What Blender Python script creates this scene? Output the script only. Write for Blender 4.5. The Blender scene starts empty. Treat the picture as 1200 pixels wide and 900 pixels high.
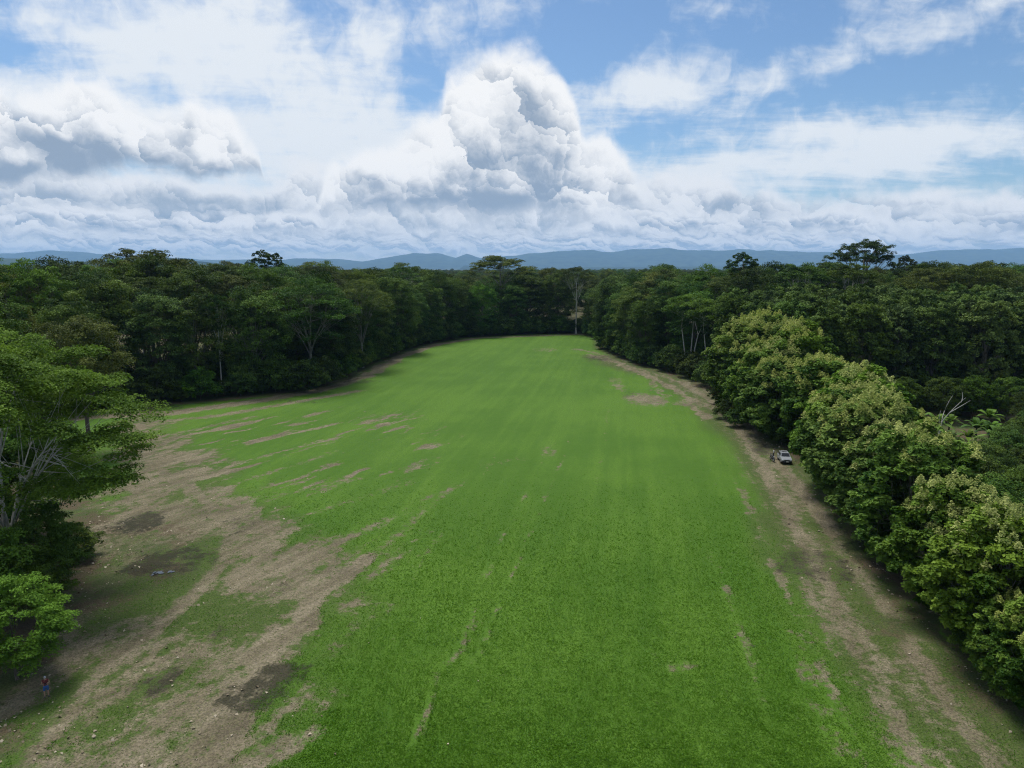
import bpy, math, random
import numpy as np
from mathutils import Vector, Matrix

R = math.radians
scene = bpy.context.scene
COL = scene.collection

# ------------------------------------------------------------------ camera
CAM_H, PITCH, F = 32.0, R(9.37), 830.0          # drone height, downward pitch, focal length in px of a 1200 wide frame
cd = bpy.data.cameras.new('camera'); cam = bpy.data.objects.new('camera', cd); COL.objects.link(cam)
cam.location = (0, 0, CAM_H); cam.rotation_euler = (R(90) - PITCH, 0, 0)
cd.sensor_width = 36; cd.lens = 36 * F / 1200; cd.clip_start = 0.5; cd.clip_end = 60000
scene.camera = cam
CP, SP = math.cos(PITCH), math.sin(PITCH)


def ground(px, py, z=0.0):
    """the world point at height z that stands at a place of the photograph (1200 x 900)"""
    u, v = (px - 600) / F, (py - 450) / F
    d = (u, CP - v * SP, -SP - v * CP)
    t = (z - CAM_H) / d[2]
    return (d[0] * t, d[1] * t)


def at_y(px, y, z=0.0):
    """x of a thing at forward distance y and height z seen at column px"""
    return (px - 600) / F * (y * CP + (CAM_H - z) * SP)


def column(x, y, z=0.0):
    return 600 + F * x / (y * CP + (CAM_H - z) * SP)


def azel(px, py):
    u, v = (px - 600) / F, (py - 450) / F
    d = Vector((u, CP - v * SP, -SP - v * CP)).normalized()
    return math.atan2(d.x, d.y), math.asin(d.z)


# ------------------------------------------------------------------ node helpers
class NT:
    def __init__(s, nt):
        s.nt = nt; s.nodes = nt.nodes; s.links = nt.links

    def n(s, t, **kw):
        x = s.nodes.new(t)
        for k, v in kw.items():
            setattr(x, k, v)
        return x

    def put(s, sock, v):
        if hasattr(v, 'is_linked') or isinstance(v, bpy.types.NodeSocket):
            s.links.new(v, sock)
        else:
            sock.default_value = v

    def math(s, op, a, b=None, c=None, clamp=False):
        x = s.n('ShaderNodeMath', operation=op, use_clamp=clamp)
        s.put(x.inputs[0], a)
        if b is not None: s.put(x.inputs[1], b)
        if c is not None: s.put(x.inputs[2], c)
        return x.outputs[0]

    def mix(s, f, a, b, mode='MIX'):
        x = s.n('ShaderNodeMix', data_type='RGBA', blend_type=mode)
        s.put(x.inputs[0], f); s.put(x.inputs[6], a); s.put(x.inputs[7], b)
        return x.outputs[2]

    def fmix(s, f, a, b):
        x = s.n('ShaderNodeMix', data_type='FLOAT')
        s.put(x.inputs[0], f); s.put(x.inputs[2], a); s.put(x.inputs[3], b)
        return x.outputs[0]

    def smooth(s, v, lo, hi, a=0.0, b=1.0):
        x = s.n('ShaderNodeMapRange', interpolation_type='SMOOTHSTEP')
        s.put(x.inputs[0], v); s.put(x.inputs[1], lo); s.put(x.inputs[2], hi); s.put(x.inputs[3], a); s.put(x.inputs[4], b)
        return x.outputs[0]

    def noise(s, vec, scale, detail=4, rough=0.55, dim='3D', dist=0.0):
        x = s.n('ShaderNodeTexNoise', noise_dimensions=dim)
        if vec is not None: s.links.new(vec, x.inputs['Vector'])
        x.inputs['Scale'].default_value = scale; x.inputs['Detail'].default_value = detail
        x.inputs['Roughness'].default_value = rough; x.inputs['Distortion'].default_value = dist
        return x.outputs[0]

    def vec(s, a, b, c=0.0):
        x = s.n('ShaderNodeCombineXYZ')
        s.put(x.inputs[0], a); s.put(x.inputs[1], b); s.put(x.inputs[2], c)
        return x.outputs[0]

    def vmath(s, op, a, b):
        x = s.n('ShaderNodeVectorMath', operation=op)
        s.put(x.inputs[0], a); s.put(x.inputs[1], b)
        return x.outputs[0]


def rgba(c): return (c[0], c[1], c[2], 1.0)


def new_mat(name):
    m = bpy.data.materials.new(name); m.use_nodes = True
    m.node_tree.nodes.clear()
    return m, NT(m.node_tree)


def plain(name, col, rough=0.6, metal=0.0, var=0.15, scale=6.0, coat=0.0):
    m, t = new_mat(name)
    o = t.n('ShaderNodeOutputMaterial'); p = t.n('ShaderNodeBsdfPrincipled')
    tc = t.n('ShaderNodeTexCoord')
    f = t.noise(tc.outputs['Object'], scale, 5)
    c = t.mix(f, rgba([x * (1 - var) for x in col]), rgba([min(1, x * (1 + var)) for x in col]))
    t.links.new(c, p.inputs['Base Color'])
    p.inputs['Roughness'].default_value = rough; p.inputs['Metallic'].default_value = metal
    p.inputs['Coat Weight'].default_value = coat
    t.links.new(p.outputs[0], o.inputs[0])
    return m


def leaf_mat(name, a, b, trans=0.25, rough=0.6, spec=0.10, hue=0.02, var=.25):
    m, t = new_mat(name)
    o = t.n('ShaderNodeOutputMaterial'); p = t.n('ShaderNodeBsdfPrincipled'); tr = t.n('ShaderNodeBsdfTranslucent'); mx = t.n('ShaderNodeMixShader')
    at = t.n('ShaderNodeAttribute', attribute_name='tint')
    oi = t.n('ShaderNodeObjectInfo')
    c = t.mix(at.outputs['Fac'], rgba(a), rgba(b))
    hs = t.n('ShaderNodeHueSaturation')
    t.put(hs.inputs['Hue'], t.fmix(oi.outputs['Random'], 0.5 - hue, 0.5 + hue))
    r2 = t.math('FRACT', t.math('MULTIPLY', oi.outputs['Random'], 7.31))
    t.put(hs.inputs['Value'], t.fmix(r2, 1 - var, 1 + var))
    r3 = t.math('FRACT', t.math('MULTIPLY', oi.outputs['Random'], 17.7))
    t.put(hs.inputs['Saturation'], t.fmix(r3, 0.95, 1.1))
    t.links.new(c, hs.inputs['Color'])
    t.links.new(hs.outputs[0], p.inputs['Base Color']); t.links.new(hs.outputs[0], tr.inputs[0])
    p.inputs['Roughness'].default_value = rough; p.inputs['Specular IOR Level'].default_value = spec
    mx.inputs[0].default_value = trans
    t.links.new(p.outputs[0], mx.inputs[1]); t.links.new(tr.outputs[0], mx.inputs[2]); t.links.new(mx.outputs[0], o.inputs[0])
    return m


def bark_mat(name, a, b):
    m, t = new_mat(name)
    o = t.n('ShaderNodeOutputMaterial'); p = t.n('ShaderNodeBsdfPrincipled')
    g = t.n('ShaderNodeTexCoord')
    mp = t.n('ShaderNodeMapping'); mp.inputs['Scale'].default_value = (3, 3, 0.7)
    t.links.new(g.outputs['Object'], mp.inputs[0])
    f = t.noise(mp.outputs[0], 1.4, 6, 0.65)
    t.links.new(t.mix(t.smooth(f, 0.35, 0.65), rgba(a), rgba(b)), p.inputs['Base Color'])
    p.inputs['Roughness'].default_value = 0.85
    t.links.new(p.outputs[0], o.inputs[0])
    return m


# ------------------------------------------------------------------ object helpers
def mesh_np(name, verts, faces, mat=None, tint=None, smooth=True):
    """verts (n,3); faces (m,k) of one size k"""
    verts = np.ascontiguousarray(verts, dtype=np.float32); faces = np.ascontiguousarray(faces, dtype=np.int32)
    me = bpy.data.meshes.new(name)
    nf, k = faces.shape
    me.vertices.add(len(verts)); me.vertices.foreach_set('co', verts.ravel())
    me.loops.add(nf * k); me.loops.foreach_set('vertex_index', faces.ravel())
    me.polygons.add(nf); me.polygons.foreach_set('loop_start', np.arange(0, nf * k, k, dtype=np.int32))
    me.update(calc_edges=True)
    if tint is not None:
        a = me.attributes.new('tint', 'FLOAT', 'POINT'); a.data.foreach_set('value', np.ascontiguousarray(tint, dtype=np.float32))
    if not smooth:
        me.polygons.foreach_set('use_smooth', np.zeros(nf, dtype=bool))
    if mat: me.materials.append(mat)
    me.validate()
    return me


def link(name, me, parent=None):
    o = bpy.data.objects.new(name, me); COL.objects.link(o)
    if parent: o.parent = parent
    return o


def tag(o, label=None, cat=None, group=None, kind=None):
    if label: o['label'] = label
    if cat: o['category'] = cat
    if group: o['group'] = group
    if kind: o['kind'] = kind
    return o


def empty(name, loc=(0, 0, 0), rz=0.0):
    o = bpy.data.objects.new(name, None); COL.objects.link(o); o.location = loc; o.rotation_euler = (0, 0, rz)
    o.empty_display_size = 0.5
    return o


def copy_tree(root):
    c = root.copy(); COL.objects.link(c)
    for ch in list(root.children):
        d = ch.copy(); COL.objects.link(d); d.parent = c
        for g in ch.children:
            e = g.copy(); COL.objects.link(e); e.parent = d
    return c


# ------------------------------------------------------------------ numpy noise
def vnoise(x, y, seed=0):
    """smooth value noise, 0..1"""
    rs = np.random.RandomState(seed); tab = rs.rand(256, 256)
    xi, yi = np.floor(x).astype(int), np.floor(y).astype(int)
    fx, fy = x - xi, y - yi
    fx = fx * fx * (3 - 2 * fx); fy = fy * fy * (3 - 2 * fy)
    g = lambda a, b: tab[a % 256, b % 256]
    return (g(xi, yi) * (1 - fx) + g(xi + 1, yi) * fx) * (1 - fy) + (g(xi, yi + 1) * (1 - fx) + g(xi + 1, yi + 1) * fx) * fy


def fbm(x, y, seed=0, oct=4):
    s, a, t = 0, 1, 0
    for i in range(oct):
        s = s + a * vnoise(x * 2 ** i + 13.7 * i, y * 2 ** i - 7.1 * i, seed + i); t += a; a *= 0.5
    return s / t


def sstep(v, lo, hi):
    t = np.clip((v - lo) / (hi - lo), 0, 1)
    return t * t * (3 - 2 * t)


def seg_dist(px, py, pts):
    """distance of points to a polyline, and the share of the way along it"""
    best = np.full(px.shape, 1e9); where = np.zeros(px.shape); n = len(pts) - 1
    for i in range(n):
        (ax, ay), (bx, by) = pts[i], pts[i + 1]
        dx, dy = bx - ax, by - ay
        t = np.clip(((px - ax) * dx + (py - ay) * dy) / (dx * dx + dy * dy + 1e-9), 0, 1)
        d = np.hypot(px - ax - t * dx, py - ay - t * dy)
        m = d < best
        best = np.where(m, d, best); where = np.where(m, (i + t) / n, where)
    return best, where


def inside(px, py, poly):
    r = np.zeros(np.shape(px), dtype=bool); n = len(poly)
    for i in range(n):
        (ax, ay), (bx, by) = poly[i], poly[(i + 1) % n]
        c = (ay > py) != (by > py)
        r ^= c & (px < (bx - ax) * (py - ay) / (by - ay + 1e-12) + ax)
    return r


G = ground
# the line where the forest meets the open field, from the near left round the far end to the near right
EDGE_PX = [(-60, 900), (-10, 840), (40, 740), (75, 680), (110, 620), (60, 560), (20, 515), (60, 488), (130, 478), (230, 470), (330, 460), (400, 445), (440, 425), (490, 406), (540, 396), (600, 392.5), (680, 390.5),
           (703, 396), (706, 408), (740, 425), (800, 441), (850, 462), (885, 490), (930, 522), (985, 585), (1020, 640), (1060, 700), (1110, 750), (1170, 795), (1290, 900)]
EDGE = [G(*p) for p in EDGE_PX]
FIELD = EDGE + [(60, 20), (-60, 20)]
ROW = R(9.3)                                     # direction in which the crop rows run, to the right of straight ahead

# ------------------------------------------------------------------ world: sky and clouds
SUN_EL, SUN_AZ = R(62), R(-25)                  # azimuth from +Y towards +X


def build_world():
    w = bpy.data.worlds.new('World'); scene.world = w; w.use_nodes = True
    w.node_tree.nodes.clear(); t = NT(w.node_tree)
    out = t.n('ShaderNodeOutputWorld'); bg = t.n('ShaderNodeBackground'); t.links.new(bg.outputs[0], out.inputs[0])
    sky = t.n('ShaderNodeTexSky', sky_type='NISHITA'); sky.sun_disc = False
    sky.sun_elevation = SUN_EL; sky.sun_rotation = SUN_AZ; sky.altitude = 50; sky.air_density = 1.0; sky.dust_density = 0.6; sky.ozone_density = 2.0
    tc = t.n('ShaderNodeTexCoord'); sx = t.n('ShaderNodeSeparateXYZ'); t.links.new(tc.outputs['Generated'], sx.inputs[0])
    x, y, z = sx.outputs
    az = t.math('ARCTAN2', x, y); el = t.math('ARCSINE', z)
    u = t.math('MULTIPLY_ADD', az, 1 / 1.6, 0.5, clamp=True)        # -0.8..0.8 rad -> 0..1
    EL = 0.42

    def curve(pts):
        c = t.n('ShaderNodeFloatCurve'); cv = c.mapping.curves[0]
        q = []
        for px, py in pts:
            a, e = azel(px, py); q.append((a / 1.6 + 0.5, max(0, e / EL)))
        q = [(0.0, q[0][1])] + q + [(1.0, q[-1][1])]
        while len(cv.points) < len(q): cv.points.new(0.5, 0.5)
        for p, (a, b) in zip(cv.points, q): p.location = (a, b); p.handle_type = 'AUTO_CLAMPED'
        c.mapping.update(); t.links.new(u, c.inputs['Value'])
        return t.math('MULTIPLY', c.outputs[0], EL)

    P = t.vec(az, el)
    warp = t.n('ShaderNodeTexNoise', noise_dimensions='2D'); t.links.new(P, warp.inputs['Vector']); warp.inputs['Scale'].default_value = 16; warp.inputs['Detail'].default_value = 3
    wv = t.vmath('SUBTRACT', warp.outputs[1], (0.5, 0.5, 0.5))
    sc = t.n('ShaderNodeVectorMath', operation='SCALE'); t.links.new(wv, sc.inputs[0]); sc.inputs['Scale'].default_value = 0.035
    PW = t.vmath('ADD', P, sc.outputs[0])

    def blobs(lst, vec):
        """sum of soft oval patches: (px, py, rx, ry in px, tilt in degrees, amount)"""
        tot = None
        for px, py, rx, ry, rot, amt in lst:
            a, e = azel(px, py)
            mp = t.n('ShaderNodeMapping', vector_type='TEXTURE')
            mp.inputs['Location'].default_value = (a, e, 0); mp.inputs['Rotation'].default_value = (0, 0, R(rot)); mp.inputs['Scale'].default_value = (rx / F, ry / F, 1)
            t.links.new(vec, mp.inputs[0])
            g = t.n('ShaderNodeTexGradient', gradient_type='SPHERICAL'); t.links.new(mp.outputs[0], g.inputs[0])
            f = t.smooth(g.outputs['Fac'], 0, 1)
            tot = t.math('MULTIPLY', f, amt) if tot is None else t.math('MULTIPLY_ADD', f, amt, tot)
        return tot

    def billow(vec, scale, detail=3.0):
        v = t.n('ShaderNodeTexVoronoi', voronoi_dimensions='2D', feature='F1'); t.links.new(vec, v.inputs['Vector'])
        v.inputs['Scale'].default_value = scale; v.inputs['Detail'].default_value = detail; v.inputs['Roughness'].default_value = 0.55
        v.inputs['Lacunarity'].default_value = 2.1
        v.normalize = True
        return t.math('SUBTRACT', 1.0, v.outputs['Distance'])

    # ---- blue sky with high thin veils
    az_ = t.math('ADD', t.math('ABSOLUTE', z), 0.10)
    flat = t.vec(t.math('DIVIDE', x, az_), t.math('DIVIDE', y, az_))
    mpv = t.n('ShaderNodeMapping'); mpv.inputs['Rotation'].default_value = (0, 0, R(-32)); mpv.inputs['Scale'].default_value = (0.6, 1.2, 1); t.links.new(flat, mpv.inputs[0])
    veil = t.noise(mpv.outputs[0], 1.1, 6, 0.62, '2D', 0.25)
    fine = t.noise(PW, 26, 4, 0.62, '2D', 0.2)
    vb = blobs([(230, 95, 470, 230, -6, 0.80), (330, 30, 300, 110, 8, 0.25), (590, 5, 200, 50, 12, 0.42), (10, 55, 130, 40, -4, -0.55), (30, 15, 90, 26, 0, .1), (372, 22, 60, 50, -38, -0.5), (500, 95, 50, 70, 5, -0.45),
                (775, 98, 112, 42, 4, 0.62), (985, 50, 170, 36, 22, 0.60), (1140, 14, 180, 26, 14, 0.46), (1080, 160, 380, 60, 8, 0.50), (930, 190, 380, 62, 0, 0.50), (690, 40, 110, 80, 0, -0.25), (990, 112, 170, 36, 6, -0.12),
                (800, 40, 100, 40, 30, 0.30), (420, 150, 160, 60, 0, .3)], PW)
    va = t.math('ADD', t.math('ADD', t.math('MULTIPLY_ADD', veil, 2.3, -1.17), t.math('MULTIPLY_ADD', fine, 1.0, -.5)), vb)
    high = t.smooth(el, 0.36, 0.62)                                 # towards the zenith the cover closes
    va = t.math('MULTIPLY_ADD', high, 0.5, va)
    va = t.smooth(va, -0.12, 0.85)
    va = t.math('MULTIPLY', va, 0.95)
    blue = t.mix(1.0, sky.outputs[0], (1.04, 1.24, 1.40, 1), 'MULTIPLY')
    col = t.mix(va, blue, (10.9, 11.4, 11.9, 1))

    # ---- cumulus banks
    
    fw = t.n('ShaderNodeTexNoise', noise_dimensions='2D'); t.links.new(P, fw.inputs['Vector']); fw.inputs['Scale'].default_value = 55; fw.inputs['Detail'].default_value = 4; fw.inputs['Roughness'].default_value = .6
    fs = t.n('ShaderNodeVectorMath', operation='SCALE'); t.links.new(t.vmath('SUBTRACT', fw.outputs[1], (.5, .5, .5)), fs.inputs[0]); fs.inputs['Scale'].default_value = 0.024
    def bank(col, top, bot, seed, scale, amp, soft, bright, grey, kt=7.0, kb=9.0, base_dark=0.75, shade=None, nz=1.0, sq=1.0, octs=3):
        off = t.vmath('ADD', PW, (seed * 1.37, seed * 0.71, 0))
        if sq != 1.0: off = t.vmath('MULTIPLY', off, (1.0, sq, 1.0))
        n1 = t.noise(off, scale * 1.1, 6, 0.58, '2D')
        offw = t.vmath('ADD', off, fs.outputs[0])
        puffs, hs = None, None
        for k, (mul, wt) in enumerate([(0.8, .50), (2.0, .25), (4.6, .08)][:octs]):
            v = t.n('ShaderNodeTexVoronoi', voronoi_dimensions='2D', feature='F1'); v.inputs['Scale'].default_value = scale * mul
            t.links.new(offw, v.inputs['Vector'])
            dv = t.n('ShaderNodeSeparateXYZ'); t.links.new(t.vmath('SUBTRACT', offw, v.outputs['Position']), dv.inputs[0])
            q = scale * mul / 0.75
            up = t.math('MULTIPLY_ADD', dv.outputs[0], q * .45, t.math('MULTIPLY', dv.outputs[1], q * .9))
            up = t.smooth(up, -.9, .9, -.62, .62)
            hd = t.math('MULTIPLY', v.outputs['Distance'], -1.0)
            puffs = t.math('MULTIPLY', up, wt) if puffs is None else t.math('MULTIPLY_ADD', up, wt, puffs)
            hs = t.math('MULTIPLY', hd, wt) if hs is None else t.math('MULTIPLY_ADD', hd, wt, hs)
        b1 = t.math('ADD', hs, 1.0)
        T, B = curve(top), curve(bot)
        dt = t.math('MULTIPLY', t.math('SUBTRACT', T, el), kt)
        db = t.math('MULTIPLY', t.math('SUBTRACT', el, B), kb)
        d = t.math('MINIMUM', dt, db)
        h = t.math('ADD', t.math('MULTIPLY_ADD', b1, 1.1, -0.62), t.math('MULTIPLY_ADD', n1, 0.9, -0.45))
        D = t.math('MULTIPLY_ADD', h, amp, d)
        a = t.smooth(D, 0.0, soft)
        sl = t.math('MULTIPLY', puffs, nz)
        rel = t.math('DIVIDE', t.math('SUBTRACT', el, B), t.math('MAXIMUM', t.math('SUBTRACT', T, B), 0.004))
        rel = t.math('ADD', rel, t.math('MULTIPLY_ADD', n1, 0.8, -0.4))
        lit = t.math('ADD', t.math('MULTIPLY_ADD', t.smooth(rel, 0.0, base_dark), .75, .12), sl)
        lit = t.math('ADD', lit, t.math('MULTIPLY_ADD', n1, .55, -.275))
        lit = t.math('MULTIPLY_ADD', t.smooth(D, 0.35, 0.0), 0.4, lit)
        if shade: lit = t.math('ADD', lit, blobs(shade, PW))
        lit = t.smooth(lit, -0.15, 1.1)
        c = t.mix(lit, rgba(grey), rgba(bright))
        return t.mix(a, col, c)

    W, GR = (12.6, 12.6, 12.6), (3.9, 4.9, 6.3)
    # long far bank over the whole width
    col = bank(col, [(-100, 170), (0, 175), (150, 190), (290, 205), (350, 178), (390, 185), (430, 205), (740, 200), (790, 192), (850, 200), (885, 212), (960, 222), (1010, 214), (1100, 212), (1200, 204), (1300, 208)],
               [(-100, 300), (600, 300), (1300, 300)], 3.1, 22, 0.24, 0.22, (11.4, 11.6, 11.9), (4.7, 5.7, 7.0), base_dark=0.85,
               shade=[(255, 240, 130, 26, 0, -.7), (60, 235, 120, 22, 0, -.3), (900, 245, 120, 24, 0, -.35), (960, 268, 130, 12, 0, -.4), (1080, 240, 120, 22, 0, -.25), (830, 205, 60, 14, 0, .4), (700, 235, 90, 30, 0, .2)])
    # the left hand bank
    col = bank(col, [(-100, 92), (0, 92), (40, 95), (62, 100), (85, 72), (112, 74), (150, 98), (200, 118), (225, 106), (258, 108), (280, 145), (300, 168), (309, 205), (318, 250), (330, 310), (1300, 330)],
               [(-100, 235), (0, 232), (60, 222), (100, 212), (180, 212), (250, 216), (290, 212), (310, 214), (330, 240), (1300, 240)], 7.7, 16, 0.34, 0.24, W, GR, kb=8, base_dark=.8,
               shade=[(55, 172, 70, 20, -32, -.6), (145, 186, 90, 20, -12, -.6), (110, 160, 50, 16, -20, -.2), (265, 206, 50, 12, 0, -.5), (20, 205, 60, 14, 0, -.4), (265, 165, 50, 38, 0, .45), (35, 115, 60, 24, -10, .4), (150, 120, 70, 26, -20, .2)])
    # the big tower
    col = bank(col, [(-100, 400), (200, 400), (290, 330), (345, 268), (374, 222), (398, 170), (440, 164), (470, 150), (492, 128), (512, 116), (526, 78), (550, 60), (575, 46), (600, 42), (628, 50), (648, 64), (664, 90), (678, 126), (690, 150), (708, 144), (724, 158), (742, 196), (765, 240), (800, 330), (1300, 400)],
               [(-100, 262), (400, 260), (500, 262), (600, 266), (760, 264), (1300, 264)], 1.3, 16, 0.24, 0.22, W, GR, kb=6, base_dark=0.62,
               shade=[(605, 125, 40, 60, 20, -.55), (640, 165, 45, 70, 10, -.55), (565, 195, 70, 50, 0, -.4), (440, 215, 60, 20, 0, -.25), (590, 240, 110, 24, 0, -.6), (470, 245, 110, 16, 0, -.5), (450, 185, 60, 26, 0, .35), (600, 62, 50, 22, 0, .35), (505, 160, 22, 50, 20, .3), (712, 165, 24, 22, 0, .25), (660, 110, 16, 40, 0, .3)])
    # small flat based clouds down to the horizon
    col = bank(col, [(-100, 232), (0, 234), (120, 230), (230, 240), (330, 236), (420, 262), (640, 266), (720, 244), (820, 240), (900, 248), (1010, 236), (1120, 244), (1200, 238), (1300, 240)], [(-100, 276), (600, 280), (1300, 278)], 5.2, 24, 0.22, 0.20, (12.0, 12.1, 12.3), (4.0, 5.1, 6.6), kb=9, base_dark=.95, sq=1.7, octs=2, nz=1.9,
               shade=[(250, 246, 130, 14, 0, -.5), (900, 262, 150, 10, 0, -.35)])
    col = bank(col, [(-100, 262), (200, 258), (420, 266), (700, 262), (1000, 258), (1300, 262)], [(-100, 308), (600, 308), (1300, 308)], 9.4, 34, 0.24, 0.25, (12.0, 12.1, 12.3), (4.6, 5.7, 7.2), kb=9, base_dark=.95, sq=3.0, octs=2, nz=1.9)
    hz = t.smooth(el, azel(600, 285)[1], azel(600, 305)[1])
    col = t.mix(t.math('MULTIPLY', hz, 0.25), col, (9.6, 10.4, 11.2, 1))
    # below the horizon: dull green ground light
    gm = t.smooth(el, -0.02, 0.0)
    col = t.mix(gm, (0.5, 0.8, 0.5, 1), col)
    t.links.new(col, bg.inputs[0]); bg.inputs[1].default_value = SKY_POWER
    w.cycles.sampling_method = 'MANUAL'; w.cycles.sample_map_resolution = 512
    sd = bpy.data.lights.new('sun', 'SUN'); sd.energy = SUN_POWER; sd.angle = R(22); sd.color = (1.0, 0.96, 0.88)
    so = bpy.data.objects.new('sun', sd); COL.objects.link(so)
    d = Vector((math.sin(SUN_AZ) * math.cos(SUN_EL), math.cos(SUN_AZ) * math.cos(SUN_EL), math.sin(SUN_EL)))
    so.rotation_euler = d.to_track_quat('Z', 'Y').to_euler(); so.location = (0, 0, 200)


SUN_POWER, SKY_POWER = 3.2, 0.0565
build_world()
scene.view_settings.view_transform = 'Standard'; scene.view_settings.look = 'None'; scene.view_settings.gamma = 1.0
scene.view_settings.exposure = 0.48
c = scene.cycles
c.max_bounces = 5; c.diffuse_bounces = 2; c.glossy_bounces = 2; c.transmission_bounces = 3; c.transparent_max_bounces = 4; c.volume_bounces = 1
c.use_denoising = True; c.denoising_prefilter = 'NONE'; c.filter_width = 1.15; c.use_adaptive_sampling = True; c.adaptive_threshold = 0.015; c.sample_clamp_indirect = 4.0; c.caustics_reflective = False; c.caustics_refractive = False

# ------------------------------------------------------------------ ground
def build_ground():
    def axis(fine0, fine1, step, far):
        mid = np.arange(fine0, fine1 + step / 2, step)
        out, s, p = [], step, fine1
        while p < far: s *= 1.25; p += s; out.append(p)
        inn, s, p = [], step, fine0
        while p > -far: s *= 1.25; p -= s; inn.append(p)
        return np.array(inn[::-1] + list(mid) + out)
    xs, ys = axis(-105, 85, 0.5, 34000), axis(30, 180, 0.5, 34000)
    ys = np.unique(np.concatenate([ys[ys <= 180], np.arange(180.5, 360, 1.0), ys[ys > 180][ys[ys > 180] > 362]]))
    X, Y = np.meshgrid(xs, ys); nx, ny = len(xs), len(ys)
    X = X.ravel(); Y = Y.ravel()
    near = (np.abs(X) < 140) & (Y > 25) & (Y < 380)
    x, y = X[near], Y[near]
    ur, vr = x * math.cos(ROW) - y * math.sin(ROW), x * math.sin(ROW) + y * math.cos(ROW)   # across and along the rows
    n_big, n_mid, n_fine = fbm(x / 14, y / 14, 3), fbm(x / 4, y / 4, 11), fbm(x / 1.3, y / 1.3, 21)
    n_row = fbm(ur / 0.9, vr / 14, 31); n_row2 = fbm(ur / 2.2, vr / 30, 37); n_w = fbm(ur / 2.6, vr / 9, 41)
    wx, wy = x + (n_mid - .5) * 5, y + (n_mid - .5) * 7
    soil = np.zeros_like(x); damp_shade = np.zeros_like(x); litter = np.zeros_like(x); pale = np.zeros_like(x)

    def P(*pts): return [G(*p) for p in pts]

    def path(pts, w, amt, soft=0.6, w2=None):
        d, s = seg_dist(wx if w > 1.2 else x + (n_mid - .5) * 1.4, wy if w > 1.2 else y + (n_mid - .5) * 1.4, P(*pts))
        ww = w + ((w2 if w2 is not None else w) - w) * s
        return amt * (1 - sstep(d, ww * (1 - soft), ww * (1 + soft)))

    def spot(px, py, rx, ry, amt):
        cx, cy = G(px, py); ex = abs(G(px + rx, py)[0] - cx); ey = abs(G(px, py - ry)[1] - G(px, py + ry)[1]) / 2
        q = np.hypot((wx - cx) / ex, (wy - cy) / ey)
        return amt * (1 - sstep(q, 0.45, 1.15))

    def add(a, b): return np.maximum(a, b)
    # bare clearing at the near left
    poly = P((-80, 980), (-40, 700), (60, 640), (110, 590), (135, 520), (165, 470), (250, 540), (300, 585), (330, 610), (390, 635), (425, 655), (440, 690), (405, 740), (370, 800), (335, 850), (310, 910), (290, 980))
    SD = R(31); us, vs = x * math.cos(SD) - y * math.sin(SD), x * math.sin(SD) + y * math.cos(SD)
    n_st = .6 * fbm(us / 1.5 + (n_mid - .5) * 1.2, vs / 9, 71) + .4 * fbm(us / 4.0, vs / 22, 73)

    def region(pg, soft):
        dd, _ = seg_dist(x, y, pg + pg[:1]); dd = np.where(inside(x, y, pg), dd, -dd)
        return sstep(dd + (n_w - .5) * 10 + (n_mid - .5) * 6 + (n_st - .5) * 8, -soft, soft)
    ins = region(poly, 5.0)
    soil = add(soil, ins * (0.66 + 0.50 * (n_w - .5) * 2 + .35 * (n_st - .5) * 2 + .25 * (n_mid - .5) * 2))
    # grassy places inside the clearing
    for a in [(230, 655, 70, 34, 0.75), (215, 715, 95, 45, 0.55), (150, 705, 60, 40, 0.38), (245, 790, 50, 26, 0.35), (335, 722, 60, 26, 0.5), (285, 722, 36, 16, 0.42), (100, 860, 90, 50, 0.33), (235, 850, 40, 50, 0.25), (250, 570, 60, 26, 0.40), (310, 600, 50, 18, 0.3), (210, 690, 40, 20, 0.4), (60, 800, 60, 70, .2)]:
        soil = soil - .72 * spot(*a)
    soil = np.clip(soil, 0, 1)
    soil = add(soil, path([(225, 930), (262, 860), (310, 775), (365, 705), (425, 655)], 2.0, 0.98, 0.6, 1.1))
    soil = add(soil, path([(20, 905), (75, 840), (130, 775), (205, 715), (265, 660), (272, 610), (225, 575), (180, 545), (150, 500)], 0.8, 0.75, 0.7, 1.4))
    soil = add(soil, path([(120, 900), (180, 860), (270, 800)], 1.6, 0.7))
    soil = add(soil, path([(300, 690), (318, 650), (300, 610), (250, 575)], 1.6, 0.72))
    # dirt along the left forest edge and the far end
    soil = add(soil, path([(100, 488), (200, 484), (300, 470), (380, 456), (430, 440), (470, 418), (510, 404), (560, 396), (690, 391.5)], 3.2, 0.82, 0.6, 2.0))
    soil = add(soil, path([(130, 500), (250, 488), (330, 474), (420, 458)], 1.7, 0.66))
    soil = add(soil, path([(150, 520), (220, 505), (300, 488)], 1.1, 0.5))
    # broken streaks in the crop on the left, along the way the machine turned
    zone = region(P((170, 505), (300, 492), (430, 478), (510, 488), (560, 548), (560, 580), (470, 640), (440, 690), (330, 640), (230, 570)), 6.0)
    zz = np.clip(1 - (x + 20) / 22, 0, 1)                           # thins out towards the middle of the field
    soil = add(soil, zone * sstep(n_st, .60 - .10 * zz, .80 - .10 * zz) * (.50 + .38 * zz))
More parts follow.
